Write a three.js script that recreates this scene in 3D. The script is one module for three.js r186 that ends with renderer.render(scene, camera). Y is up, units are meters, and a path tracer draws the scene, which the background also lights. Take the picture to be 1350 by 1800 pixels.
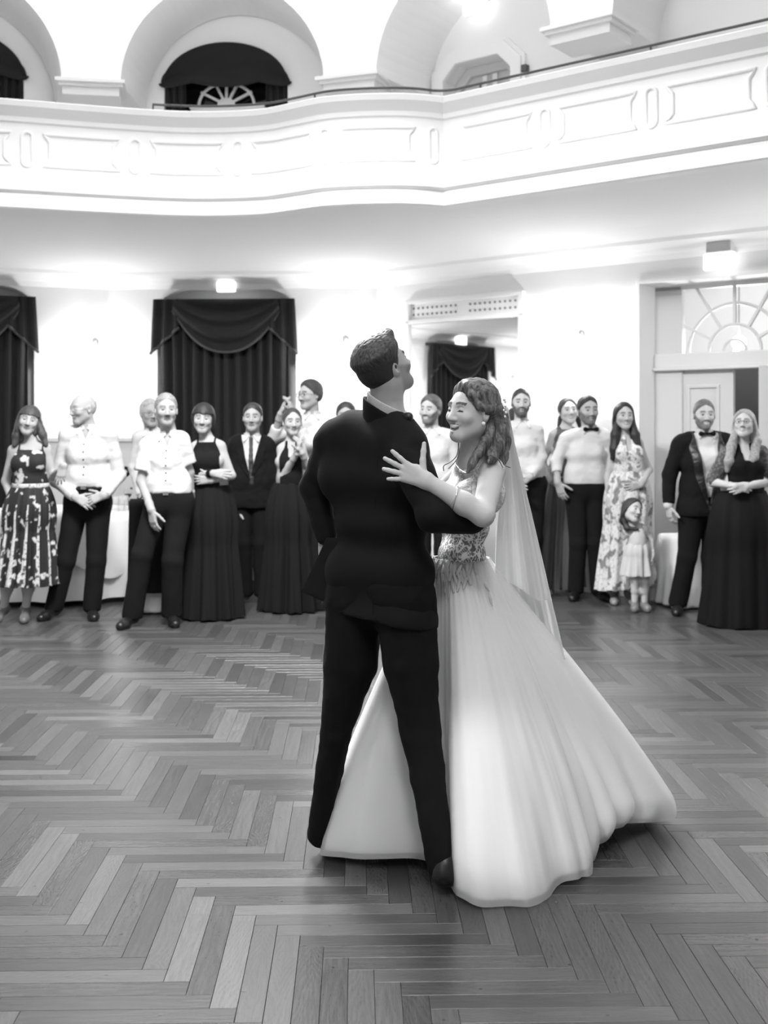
import * as THREE from 'three';
import { RoundedBoxGeometry } from 'three/addons/geometries/RoundedBoxGeometry.js';
import { mergeGeometries } from 'three/addons/utils/BufferGeometryUtils.js';
import { ImprovedNoise } from 'three/addons/math/ImprovedNoise.js';
import { RectAreaLightUniformsLib } from 'three/addons/lights/RectAreaLightUniformsLib.js';

// ---------------------------------------------------------------- camera, light, exposure
RectAreaLightUniformsLib.init();
const scene = new THREE.Scene();
scene.background = new THREE.Color(0x000000);
const FOCAL = 1969, EYE = 1.5, CX = 675, CY = 754;      // pixels of the 1350 x 1800 frame, metres
const FULL = 2 * (1800 - CY);
const camera = new THREE.PerspectiveCamera(2 * Math.atan(FULL / 2 / FOCAL) * 180 / Math.PI, 1350 / FULL, 0.1, 100);
camera.setViewOffset(1350, FULL, 0, FULL - 1800, 1350, 1800);
camera.position.set(0, EYE, 0);
camera.lookAt(0, EYE, -10);
camera.focus = 3.68;
camera.userData.fStop = 3.4;
const renderer = new THREE.WebGLRenderer({ antialias: true });
renderer.toneMapping = THREE.LinearToneMapping;
renderer.toneMappingExposure = 1.2;
renderer.shadowMap.enabled = true;
const LIGHT = { chandelier: 130, chandelierNear: 40, upward: 130, sconce: 2.1, pier: 0.3, sign: 2.5, vestibule: 6.0, spot: 44 };
const FLOOR = { lo: 0.045, hi: 0.14, rough: 0.25, spec: 1.0 };

// ---------------------------------------------------------------- helpers
let seedState = 7;
const rnd = () => { seedState = (seedState + 0x6d2b79f5) | 0; let t = Math.imul(seedState ^ (seedState >>> 15), 1 | seedState); t = (t + Math.imul(t ^ (t >>> 7), 61 | t)) ^ t; return ((t ^ (t >>> 14)) >>> 0) / 4294967296; };
const perlin = new ImprovedNoise();
const noise = (x, y, z) => perlin.noise(x, y, z);
const { sin, cos, abs, max, min, sqrt, hypot, PI, floor, ceil, pow, atan2, exp } = Math;
const clamp = (x, a = 0, b = 1) => x < a ? a : x > b ? b : x;
const lerp = (a, b, t) => a + (b - a) * t;
const sstep = (a, b, x) => { const t = clamp((x - a) / (b - a)); return t * t * (3 - 2 * t); };
const at = (px, py, d) => [(px - CX) / FOCAL * d, EYE - (py - CY) / FOCAL * d, -d];     // a point d metres in front of the lens
const add3 = (a, b, s = 1) => [a[0] + b[0] * s, a[1] + b[1] * s, a[2] + b[2] * s];
const sub3 = (a, b) => [a[0] - b[0], a[1] - b[1], a[2] - b[2]];
const mix3 = (a, b, t) => [lerp(a[0], b[0], t), lerp(a[1], b[1], t), lerp(a[2], b[2], t)];
const dot3 = (a, b) => a[0] * b[0] + a[1] * b[1] + a[2] * b[2];
const cross3 = (a, b) => [a[1] * b[2] - a[2] * b[1], a[2] * b[0] - a[0] * b[2], a[0] * b[1] - a[1] * b[0]];
const norm3 = (a) => { const l = hypot(...a) || 1; return [a[0] / l, a[1] / l, a[2] / l]; };
const V = (a) => new THREE.Vector3(a[0], a[1], a[2]);

const used = {};
function numbered(name) { const n = used[name] = (used[name] ?? -1) + 1; return n ? name + '_' + String(n).padStart(3, '0') : name; }
function tag(o, label, category, group, kind) {
  if (label) o.userData.label = label;
  if (category) o.userData.category = category;
  if (group) o.userData.group = group;
  if (kind) o.userData.kind = kind;
  return o;
}
function thing(name, label, category, p = [0, 0, 0], turn = 0, group) {
  const g = new THREE.Group(); g.name = numbered(name); g.position.set(...p); g.rotation.y = turn;
  scene.add(g); return tag(g, label, category, group);
}
function part(name, geo, m, parent, label) {
  const o = new THREE.Mesh(geo, m); o.name = name; o.castShadow = o.receiveShadow = true; parent.add(o);
  if (label) o.userData.label = label;
  return o;
}
function struct(name, geo, m, parent = scene) {
  const o = new THREE.Mesh(geo, m); o.name = name; o.castShadow = o.receiveShadow = true; parent.add(o);
  if (parent === scene) o.userData.kind = 'structure';
  return o;
}
const structGroup = (name) => { const g = new THREE.Group(); g.name = name; g.userData.kind = 'structure'; scene.add(g); return g; };

// materials: the photograph is black and white, so every colour is a grey (linear reflectance)
const grey = (v) => new THREE.Color().setRGB(v, v, v);
function mat(v, rough = 0.8, extra = {}) { return new THREE.MeshPhysicalMaterial({ color: grey(v), roughness: rough, ...extra, side: THREE.DoubleSide }); }
const M = {
  wall: mat(0.84, 0.9), white: mat(0.84, 0.55), wainscot: mat(0.56, 0.7), doorPaint: mat(0.6, 0.5), doorFrame: mat(0.66, 0.5), ceiling: mat(0.85, 0.9), rear: mat(0.42, 0.9),
  velvet: mat(0.012, 0.95, { sheen: 0.6, sheenColor: grey(0.17), sheenRoughness: 0.45 }), fringe: mat(0.05, 0.8), darkMetal: mat(0.1, 0.4, { metalness: 0.7 }), greyMetal: mat(0.35, 0.35, { metalness: 0.8 }),
  black: mat(0.004, 0.8, { specularIntensity: 0.35 }), suit: mat(0.005, 0.9, { specularIntensity: 0.4 }), suitSheen: mat(0.006, 0.85, { sheen: 0.12, sheenColor: grey(0.06), sheenRoughness: 0.45, specularIntensity: 0.4 }), satin: mat(0.008, 0.42), trouser: mat(0.006, 0.92, { specularIntensity: 0.4 }), shoe: mat(0.006, 0.4),
  shirt: mat(0.53, 0.95, { specularIntensity: 0.3 }), linen: mat(0.78, 0.9), gown: mat(0.007, 0.9, { specularIntensity: 0.35 }), greyGown: mat(0.075, 0.6), skin: mat(1, 0.65, { vertexColors: true, specularIntensity: 0.35 }), hair: mat(1, 0.6, { vertexColors: true }), patterned: mat(1, 0.8, { vertexColors: true }),
  pearl: mat(0.85, 0.15), silver: mat(0.8, 0.2, { metalness: 1 }), tulle: mat(0.93, 0.95, { transparent: true, opacity: 0.3, specularIntensity: 0.1 }), veil: mat(0.96, 0.95, { transparent: true, opacity: 0.96, specularIntensity: 0.1 }), skirt: mat(0.88, 0.95, { specularIntensity: 0.2 }),
  glass: mat(1, 0.02, { transmission: 1, thickness: 0, ior: 1.45 }), nightGlass: mat(0.01, 0.05), mirror: mat(0.92, 0.02, { metalness: 1 }), spectacles: mat(0.05, 0.4),
};

// a double-faced sheet: fn(u, v) gives a point; the back is the front moved by t along the normal
function shell(fn, nu, nv, t = 0.004, { closed = false, uv } = {}) {
  const P = [], N = [], idx = [], W = nu + 1, H = nv + 1, tex = [];
  for (let j = 0; j < H; j++) for (let i = 0; i < W; i++) P.push(fn(i / nu, j / nv));
  const g0 = (i, j) => P[j * W + i];
  for (let j = 0; j < H; j++) for (let i = 0; i < W; i++) {
    let a = g0(i > 0 ? i - 1 : closed ? nu - 1 : 0, j), b = g0(i < nu ? i + 1 : closed ? 1 : nu, j);
    N.push(norm3(cross3(sub3(b, a), sub3(g0(i, max(j - 1, 0)), g0(i, min(j + 1, nv))))));
  }
  const pos = [], nn = W * H;
  for (let k = 0; k < nn; k++) pos.push(...P[k]);
  for (let k = 0; k < nn; k++) pos.push(...add3(P[k], N[k], -t));
  if (uv) { for (let r = 0; r < 2; r++) for (let j = 0; j < H; j++) for (let i = 0; i < W; i++) tex.push(i / nu * uv[0], j / nv * uv[1]); }
  const q = (a, b, c, d) => idx.push(a, b, c, a, c, d);
  for (let j = 0; j < nv; j++) for (let i = 0; i < nu; i++) {
    const a = j * W + i; q(a, a + W, a + W + 1, a + 1); q(nn + a, nn + a + 1, nn + a + W + 1, nn + a + W);
  }
  for (let i = 0; i < nu; i++) { q(i, i + 1, nn + i + 1, nn + i); const b = nv * W + i; q(b, nn + b, nn + b + 1, b + 1); }
  if (!closed) for (let j = 0; j < nv; j++) { const a = j * W; q(a, nn + a, nn + a + W, a + W); const b = j * W + nu; q(b, b + W, nn + b + W, nn + b); }
  const g = new THREE.BufferGeometry();
  g.setAttribute('position', new THREE.Float32BufferAttribute(pos, 3));
  if (uv) g.setAttribute('uv', new THREE.Float32BufferAttribute(tex, 2));
  g.setIndex(idx); g.computeVertexNormals();
  return g;
}
const tube = (pts, r, seg = 24, rad = 6, closed = false) => new THREE.TubeGeometry(new THREE.CatmullRomCurve3(pts.map(V), closed, 'centripetal'), seg, r, rad, closed);
const box = (w, h, d, x = 0, y = 0, z = 0, r = 0) => (r ? new RoundedBoxGeometry(w, h, d, 2, r) : new THREE.BoxGeometry(w, h, d)).translate(x, y, z);
const lathe = (pts, seg = 24) => new THREE.LatheGeometry(pts.map((p) => new THREE.Vector2(p[0], p[1])), seg);
function merge(list) { return mergeGeometries(list.map((g) => { const o = g.index ? g.toNonIndexed() : g; for (const k of Object.keys(o.attributes)) if (!['position', 'normal'].includes(k)) o.deleteAttribute(k); return o; })); }
function prism(shapePts, depth, holes = [], bevel = 0) {
  const s = new THREE.Shape(shapePts.map((p) => new THREE.Vector2(p[0], p[1])));
  for (const h of holes) s.holes.push(new THREE.Path(h.map((p) => new THREE.Vector2(p[0], p[1]))));
  return new THREE.ExtrudeGeometry(s, { depth, bevelEnabled: bevel > 0, bevelThickness: bevel, bevelSize: bevel, bevelOffset: -bevel, bevelSegments: 2, curveSegments: 16 });
}

// ---------------------------------------------------------------- distance fields and their mesher (surface nets)
function prim(f, lo, hi) { f.lo = lo; f.hi = hi; return f; }
function rc(a, b, r1, r2 = r1) {            // tapered capsule
  const [ax, ay, az] = a, dx = b[0] - ax, dy = b[1] - ay, dz = b[2] - az, L = dx * dx + dy * dy + dz * dz || 1e-9, R = max(r1, r2);
  return prim((x, y, z) => {
    const px = x - ax, py = y - ay, pz = z - az; let h = (px * dx + py * dy + pz * dz) / L; h = h < 0 ? 0 : h > 1 ? 1 : h;
    const qx = px - dx * h, qy = py - dy * h, qz = pz - dz * h;
    return sqrt(qx * qx + qy * qy + qz * qz) - (r1 + (r2 - r1) * h);
  }, a.map((v, i) => min(v, b[i]) - R), a.map((v, i) => max(v, b[i]) + R));
}
function ell(c, r, ax) {                    // ellipsoid, optionally on its own three axes
  const R = max(...r), A = ax ?? [[1, 0, 0], [0, 1, 0], [0, 0, 1]];
  return prim((x, y, z) => {
    const px = x - c[0], py = y - c[1], pz = z - c[2];
    const u = (px * A[0][0] + py * A[0][1] + pz * A[0][2]) / r[0], v = (px * A[1][0] + py * A[1][1] + pz * A[1][2]) / r[1], w = (px * A[2][0] + py * A[2][1] + pz * A[2][2]) / r[2];
    const k0 = sqrt(u * u + v * v + w * w), k1 = sqrt(u * u / r[0] / r[0] + v * v / r[1] / r[1] + w * w / r[2] / r[2]);
    return k1 < 1e-9 ? -min(...r) : k0 * (k0 - 1) / k1;
  }, c.map((v) => v - R), c.map((v) => v + R));
}
const smin = (a, b, k) => { const h = k - abs(a - b); return h > 0 ? min(a, b) - h * h / (4 * k) : min(a, b); };
const smax = (a, b, k) => -smin(-a, -b, k);
function U(k, fs) {                         // smooth union
  fs = fs.filter(Boolean); const n = fs.length;
  return prim((x, y, z) => { let d = fs[0](x, y, z); for (let i = 1; i < n; i++) { const e = fs[i](x, y, z), h = k - (d > e ? d - e : e - d); d = (d < e ? d : e); if (h > 0) d -= h * h / (4 * k); } return d; },
    [0, 1, 2].map((i) => min(...fs.map((f) => f.lo[i]))), [0, 1, 2].map((i) => max(...fs.map((f) => f.hi[i]))));
}
const off = (f, r) => prim((x, y, z) => f(x, y, z) - r, f.lo.map((v) => v - r), f.hi.map((v) => v + r));
const cut = (f, g, k = 0) => prim(k ? (x, y, z) => smax(f(x, y, z), g(x, y, z), k) : (x, y, z) => max(f(x, y, z), g(x, y, z)), f.lo, f.hi);   // keep where g < 0
const minus = (f, g, k = 0) => cut(f, (x, y, z) => -g(x, y, z), k);
const below = (y0) => (x, y) => y - y0;
const above = (y0) => (x, y) => y0 - y;
const side = (p, n) => { const k = dot3(p, n); return (x, y, z) => x * n[0] + y * n[1] + z * n[2] - k; };   // < 0 behind the plane
const wrinkle = (f, amp, sx, sy, sz, seed = 0) => prim((x, y, z) => f(x, y, z) + amp * noise(x * sx + seed, y * sy + seed * 1.7, z * sz), f.lo.map((v) => v - amp), f.hi.map((v) => v + amp));
function mesher(f, h, color) {
  const lo = f.lo.map((v) => v - 2 * h), n = f.hi.map((v, i) => ceil((v + 2 * h - lo[i]) / h / 4) * 4), [nx, ny, nz] = n, sx = nx + 1, sy = ny + 1, sxy = sx * sy;
  const val = new Float32Array(sx * sy * (nz + 1)).fill(1), B = 4, reach = B * h * 0.87 * 2.0;
  for (let kz = 0; kz < nz; kz += B) for (let ky = 0; ky < ny; ky += B) for (let kx = 0; kx < nx; kx += B) {
    const d = f(lo[0] + (kx + 2) * h, lo[1] + (ky + 2) * h, lo[2] + (kz + 2) * h), far = abs(d) > reach;
    for (let z = kz; z <= kz + B; z++) for (let y = ky; y <= ky + B; y++) for (let x = kx; x <= kx + B; x++) {
      const i = x + y * sx + z * sxy;
      if (far) { if (val[i] === 1) val[i] = d; } else val[i] = f(lo[0] + x * h, lo[1] + y * h, lo[2] + z * h);
    }
  }
  const vid = new Int32Array(val.length).fill(-1), pos = [], idx = [];
  for (let z = 0; z < nz; z++) for (let y = 0; y < ny; y++) for (let x = 0; x < nx; x++) {
    const i = x + y * sx + z * sxy; let m = 0, cx = 0, cy = 0, cz = 0, cnt = 0;
    const v0 = val[i], v1 = val[i + 1], v2 = val[i + sx], v3 = val[i + sx + 1], v4 = val[i + sxy], v5 = val[i + sxy + 1], v6 = val[i + sxy + sx], v7 = val[i + sxy + sx + 1];
    m = (v0 < 0) + (v1 < 0) + (v2 < 0) + (v3 < 0) + (v4 < 0) + (v5 < 0) + (v6 < 0) + (v7 < 0);
    if (!m || m === 8) continue;
    const e = (a, b, ox, oy, oz, ax) => { if ((a < 0) !== (b < 0)) { const t = a / (a - b); cx += ox + (ax === 0 ? t : 0); cy += oy + (ax === 1 ? t : 0); cz += oz + (ax === 2 ? t : 0); cnt++; } };
    e(v0, v1, 0, 0, 0, 0); e(v2, v3, 0, 1, 0, 0); e(v4, v5, 0, 0, 1, 0); e(v6, v7, 0, 1, 1, 0);
    e(v0, v2, 0, 0, 0, 1); e(v1, v3, 1, 0, 0, 1); e(v4, v6, 0, 0, 1, 1); e(v5, v7, 1, 0, 1, 1);
    e(v0, v4, 0, 0, 0, 2); e(v1, v5, 1, 0, 0, 2); e(v2, v6, 0, 1, 0, 2); e(v3, v7, 1, 1, 0, 2);
    vid[i] = pos.length / 3; pos.push(lo[0] + (x + cx / cnt) * h, lo[1] + (y + cy / cnt) * h, lo[2] + (z + cz / cnt) * h);
  }
  const quad = (a, b, c, d, flip) => { if (a < 0 || b < 0 || c < 0 || d < 0) return; flip ? idx.push(a, c, b, a, d, c) : idx.push(a, b, c, a, c, d); };
  for (let z = 1; z < nz; z++) for (let y = 1; y < ny; y++) for (let x = 1; x < nx; x++) {
    const i = x + y * sx + z * sxy, s = val[i] < 0;
    if (s !== (val[i + 1] < 0)) quad(vid[i], vid[i - sx], vid[i - sx - sxy], vid[i - sxy], s ? true : false);
    if (s !== (val[i + sx] < 0)) quad(vid[i], vid[i - sxy], vid[i - 1 - sxy], vid[i - 1], s ? true : false);
    if (s !== (val[i + sxy] < 0)) quad(vid[i], vid[i - 1], vid[i - 1 - sx], vid[i - sx], s ? true : false);
  }
  const g = new THREE.BufferGeometry();
  g.setAttribute('position', new THREE.Float32BufferAttribute(pos, 3)); g.setIndex(idx); g.computeVertexNormals();
  if (color) {
    const c = new Float32Array(pos.length);
    for (let k = 0; k < pos.length; k += 3) { const v = color(pos[k], pos[k + 1], pos[k + 2]); c[k] = c[k + 1] = c[k + 2] = v; }
    g.setAttribute('color', new THREE.BufferAttribute(c, 3));
  }
  return g;
}
const tint = (g, v) => { const n = g.attributes.position.count; g.setAttribute('color', new THREE.BufferAttribute(new Float32Array(n * 3).fill(v), 3)); return g; };
// ---------------------------------------------------------------- the hall: plan points are [x, distance from the lens]
const WALLS = [[-8.5, -4], [-8.5, 5.68], [-5.4, 11.05], [-2.94, 11.94], [-0.073, 11.8], [5.7, 7.35], [7.5, 4.5], [7.5, -4]];
const CEIL = 8.5;
function facet(a, b) {                      // local x runs along the wall to the right, y up, z into the room
  const dx = b[0] - a[0], dd = b[1] - a[1], L = hypot(dx, dd), ux = dx / L, ud = dd / L, turn = atan2(dd, dx);
  return {
    a, b, L, turn, u: [ux, ud], n: [-ud, ux],
    place(o) { o.position.set(a[0], 0, -a[1]); o.rotation.y = turn; return o; },
    pt: (s, y, z = 0) => [a[0] + ux * s + ud * z, y, -(a[1] + ud * s - ux * z)],
    s(px, z = 0) { const r = (px - CX) / FOCAL, ax = a[0] + ud * z, ad = a[1] - ux * z; return (ax - r * ad) / (r * ud - ux); },
    y(px, py, z = 0) { const s = this.s(px, z), d = a[1] + ud * s - ux * z; return EYE - (py - CY) / FOCAL * d; },
  };
}
const F = WALLS.map((p, i) => facet(p, WALLS[(i + 1) % WALLS.length]));
const [fLeft, fFarLeft, fBackLeft, fBack, fBackRight] = [F[0], F[1], F[2], F[3], F[4]];
const onFacet = (f, g, z = 0) => { g.position.set(...f.pt(0, 0, 0)); g.rotation.y = f.turn; return g; };
const roundTop = (s0, s1, y0, y1, r) => { const p = [[s0, y0], [s1, y0]]; for (let k = 0; k <= 8; k++) { const t = k / 8 * PI / 2; p.push([s1 - r + cos(t) * r, y1 - r * 0.6 + sin(t) * r * 0.6]); } for (let k = 0; k <= 8; k++) { const t = PI / 2 + k / 8 * PI / 2; p.push([s0 + r + cos(t) * r, y1 - r * 0.6 + sin(t) * r * 0.6]); } return p; };
const archTop = (c, hw, y0, ys, ry) => { const p = [[c - hw, y0], [c + hw, y0]]; for (let k = 0; k <= 24; k++) { const t = k / 24 * PI; p.push([c + cos(t) * hw, ys + sin(t) * ry]); } return p; };
const octagon = (c, hw, y0, y1, ch) => [[c - hw, y0], [c + hw, y0], [c + hw, y1 - ch], [c + hw - ch, y1], [c - hw + ch, y1], [c - hw, y1 - ch]];

// floor slab
const floorGroup = structGroup('floor');
struct('floor_slab', box(17.2, 0.2, 17.2, -0.5, -0.124, -4), mat(0.05, 0.9), floorGroup);
struct('ceiling', box(17.6, 0.3, 17.8, -0.5, CEIL + 0.15, -4), M.ceiling);

// positions along the walls, read from where things stand
const S = {
  winC: fBack.s(398), winL: fBackLeft.s(60) - 0.74, winM: 3.4, up: fBack.s(397), upL: fBackLeft.s(42) - 0.66,
  door0: fBackRight.s(1126), door1: 2 * fBackRight.s(1289, -0.3) - fBackRight.s(1126), octC: (fBackRight.s(783) + fBackRight.s(902)) / 2,
};
const recess = (c) => roundTop(c - 0.74, c + 0.74, -0.05, 3.0, 0.42);
const wallSpecs = [['wall_left', 0, [], M.wall], ['wall_far_left', 1, [recess(S.winM)], M.wall], ['wall_back_left', 2, [recess(S.winL), archTop(S.upL, 0.66, 3.5, 5.16, 0.42)], M.wall],
  ['wall_back', 3, [recess(S.winC), archTop(S.up, 0.66, 3.5, 5.16, 0.42)], M.wall],
  ['wall_back_right', 4, [[[S.door0, -0.05], [S.door1, -0.05], [S.door1, 2.79], [S.door0, 2.79]], octagon(S.octC, 0.4, 3.4, 5.14, 0.15)], M.wall],
  ['wall_right', 5, [], M.wall], ['wall_far_right', 6, [], M.rear], ['wall_front', 7, [], M.rear]];
for (const [name, i, holes, m] of wallSpecs) {
  const f = F[i], w = struct(name, prism([[-0.3, -0.1], [f.L + 0.3, -0.1], [f.L + 0.3, CEIL + 0.05], [-0.3, CEIL + 0.05]], 0.3, holes).translate(0, 0, -0.3), m);
  onFacet(f, w);
  for (const h of holes) {                  // a back to every recess but the doorway
    const xs = h.map((p) => p[0]), ys = h.map((p) => p[1]), x0 = min(...xs), x1 = max(...xs), y0 = min(...ys), y1 = max(...ys);
    if (abs(x0 - S.door0) < 0.01 && i === 4) continue;
    struct('recess_back', box(x1 - x0 + 0.2, y1 - y0 + 0.2, 0.06, (x0 + x1) / 2, (y0 + y1) / 2, -0.34), M.wall, w);
  }
}
// low grey dado along the two back walls
for (const [i, spans] of [[2, [[0.0, S.winL - 0.8], [S.winL + 0.8, fBackLeft.L - 0.04]]], [3, [[0.02, S.winC - 0.8], [S.winC + 0.8, fBack.L - 0.02]]]]) {
  const g = structGroup('trim_' + (i - 1)); onFacet(F[i], g);
  for (const [a, b] of spans) if (b > a + 0.05) {
    struct('dado_panel', box(b - a, 1.36, 0.03, (a + b) / 2, 0.68, 0.016), M.wainscot, g);
    struct('dado_rail', box(b - a, 0.05, 0.05, (a + b) / 2, 1.385, 0.026, 0.012), M.wainscot, g);
  }
}

// ---------------------------------------------------------------- gallery: parapet, slab and soffit
const BAL = [[-7.0, 4.76], [-4.7, 8.5], [-4.35, 8.8], [-3.8, 9.0], [-3.13, 9.12], [-2.46, 9.32], [-1.75, 9.49], [-1.38, 9.5], [-0.995, 9.42], [-0.737, 9.26], [-0.484, 9.09], [-0.3, 9.03], [-0.123, 9.0], [0.114, 8.99], [0.3, 9.02], [0.485, 9.09]];
const balCurve = new THREE.CatmullRomCurve3(BAL.map((p) => new THREE.Vector3(p[0], 0, -p[1])), false, 'centripetal');
const KINK = [0.485, 9.09], RIGHTEND = [4.6, 5.9];
const path = [];                            // {p: [x, d], s, n: towards the hall [x, d]}
{
  const pts = []; for (let k = 0; k <= 150; k++) { const q = balCurve.getPoint(k / 150); pts.push([q.x, -q.z]); }
  for (let k = 1; k <= 50; k++) pts.push([lerp(KINK[0], RIGHTEND[0], k / 50), lerp(KINK[1], RIGHTEND[1], k / 50)]);
  let s = 0;
  pts.forEach((p, i) => {
    const a = pts[max(i - 1, 0)], b = pts[min(i + 1, pts.length - 1)], t1 = i ? norm3([p[0] - a[0], p[1] - a[1], 0]) : null, t2 = i < pts.length - 1 ? norm3([b[0] - p[0], b[1] - p[1], 0]) : null;
    const n1 = t1 && [t1[1], -t1[0]], n2 = t2 && [t2[1], -t2[0]], m = n1 && n2 ? [n1[0] + n2[0], n1[1] + n2[1]] : n1 || n2, l = hypot(...m), nn = [m[0] / l, m[1] / l];
    const k = n1 ? 1 / max(0.6, nn[0] * n1[0] + nn[1] * n1[1]) : 1;
    if (i) s += hypot(p[0] - a[0], p[1] - a[1]);
    path.push({ p, s, n: [nn[0] * k, nn[1] * k] });
  });
}
const PL = path[path.length - 1].s;
function onPath(s, o = 0) {                 // plan point at arc length s, o metres towards the hall
  let i = 1; while (i < path.length - 1 && path[i].s < s) i++;
  const a = path[i - 1], b = path[i], t = (s - a.s) / (b.s - a.s);
  return [lerp(a.p[0], b.p[0], t) + lerp(a.n[0], b.n[0], t) * o, lerp(a.p[1], b.p[1], t) + lerp(a.n[1], b.n[1], t) * o];
}
const sNear = (x) => path.reduce((a, q) => abs(q.p[0] - x) < abs(a.p[0] - x) ? q : a).s;
function sweep(profile) {                   // profile: closed list of [towards the hall, height]
  const pos = [], idx = [], n = profile.length;
  for (const q of path) for (const [o, y] of profile) pos.push(q.p[0] + q.n[0] * o, y, -(q.p[1] + q.n[1] * o));
  for (let j = 0; j < path.length - 1; j++) for (let i = 0; i < n; i++) { const a = j * n + i, b = j * n + (i + 1) % n; idx.push(a, b, b + n, a, b + n, a + n); }
  const g = new THREE.BufferGeometry(); g.setAttribute('position', new THREE.Float32BufferAttribute(pos, 3)); g.setIndex(idx);
  const flat = g.toNonIndexed(); flat.computeVertexNormals(); return flat;
}
const parapet = structGroup('wall_gallery');
struct('parapet', sweep([[-0.13, 3.3], [0.0, 3.3], [0.02, 3.31], [0.02, 3.4], [-0.012, 3.415], [-0.012, 3.437], [0.055, 3.445], [0.06, 3.475], [0.035, 3.5], [0.0, 3.535], [0.0, 4.0], [0.02, 4.012], [0.02, 4.05], [0.06, 4.09], [0.085, 4.12], [0.085, 4.165], [0.06, 4.18], [-0.13, 4.18]]), M.wall, parapet);
{
  const keysB = [0, sNear(-4.4), sNear(-2.6), sNear(-0.3), sNear(0.485), PL], keysW = [[-8.5, 5.68], [-5.4, 11.05], [-2.94, 11.94], [-0.073, 11.8], [1.6, 10.51], [5.7, 7.35]];
  const wallAt = (s) => { let k = 0; while (k < 4 && s > keysB[k + 1]) k++; const t = clamp((s - keysB[k]) / (keysB[k + 1] - keysB[k])); return [lerp(keysW[k][0], keysW[k + 1][0], t), lerp(keysW[k][1], keysW[k + 1][1], t)]; };
  const rows = path.map((q) => {
    const b = onPath(q.s, -0.1), w = wallAt(q.s), L = hypot(w[0] - b[0], w[1] - b[1]), P = (t, y) => [lerp(b[0], w[0], t), y, -lerp(b[1], w[1], t)];
    return [P(0, 3.3), P(0.3, 3.26), P(0.65, 3.19), P(1 - 0.3 / L, 3.13), P(1 - 0.27 / L, 3.1), P(1 - 0.2 / L, 3.085), P(1 - 0.1 / L, 3.06), P(1 - 0.04 / L, 3.03), P(1, 2.985), P(1, 3.5), P(0, 3.5)];
  });
  const pos = rows.flat(2), n = 11, idx = [];
  for (let j = 0; j < rows.length - 1; j++) for (let i = 0; i < n; i++) { const a = j * n + i, b = j * n + (i + 1) % n; idx.push(a, a + n, b + n, a, b + n, b); }
  const g = new THREE.BufferGeometry(); g.setAttribute('position', new THREE.Float32BufferAttribute(pos, 3)); g.setIndex(idx);
  const flat = g.toNonIndexed(); flat.computeVertexNormals();
  struct('gallery_slab', flat, M.wall, parapet);
}
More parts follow.
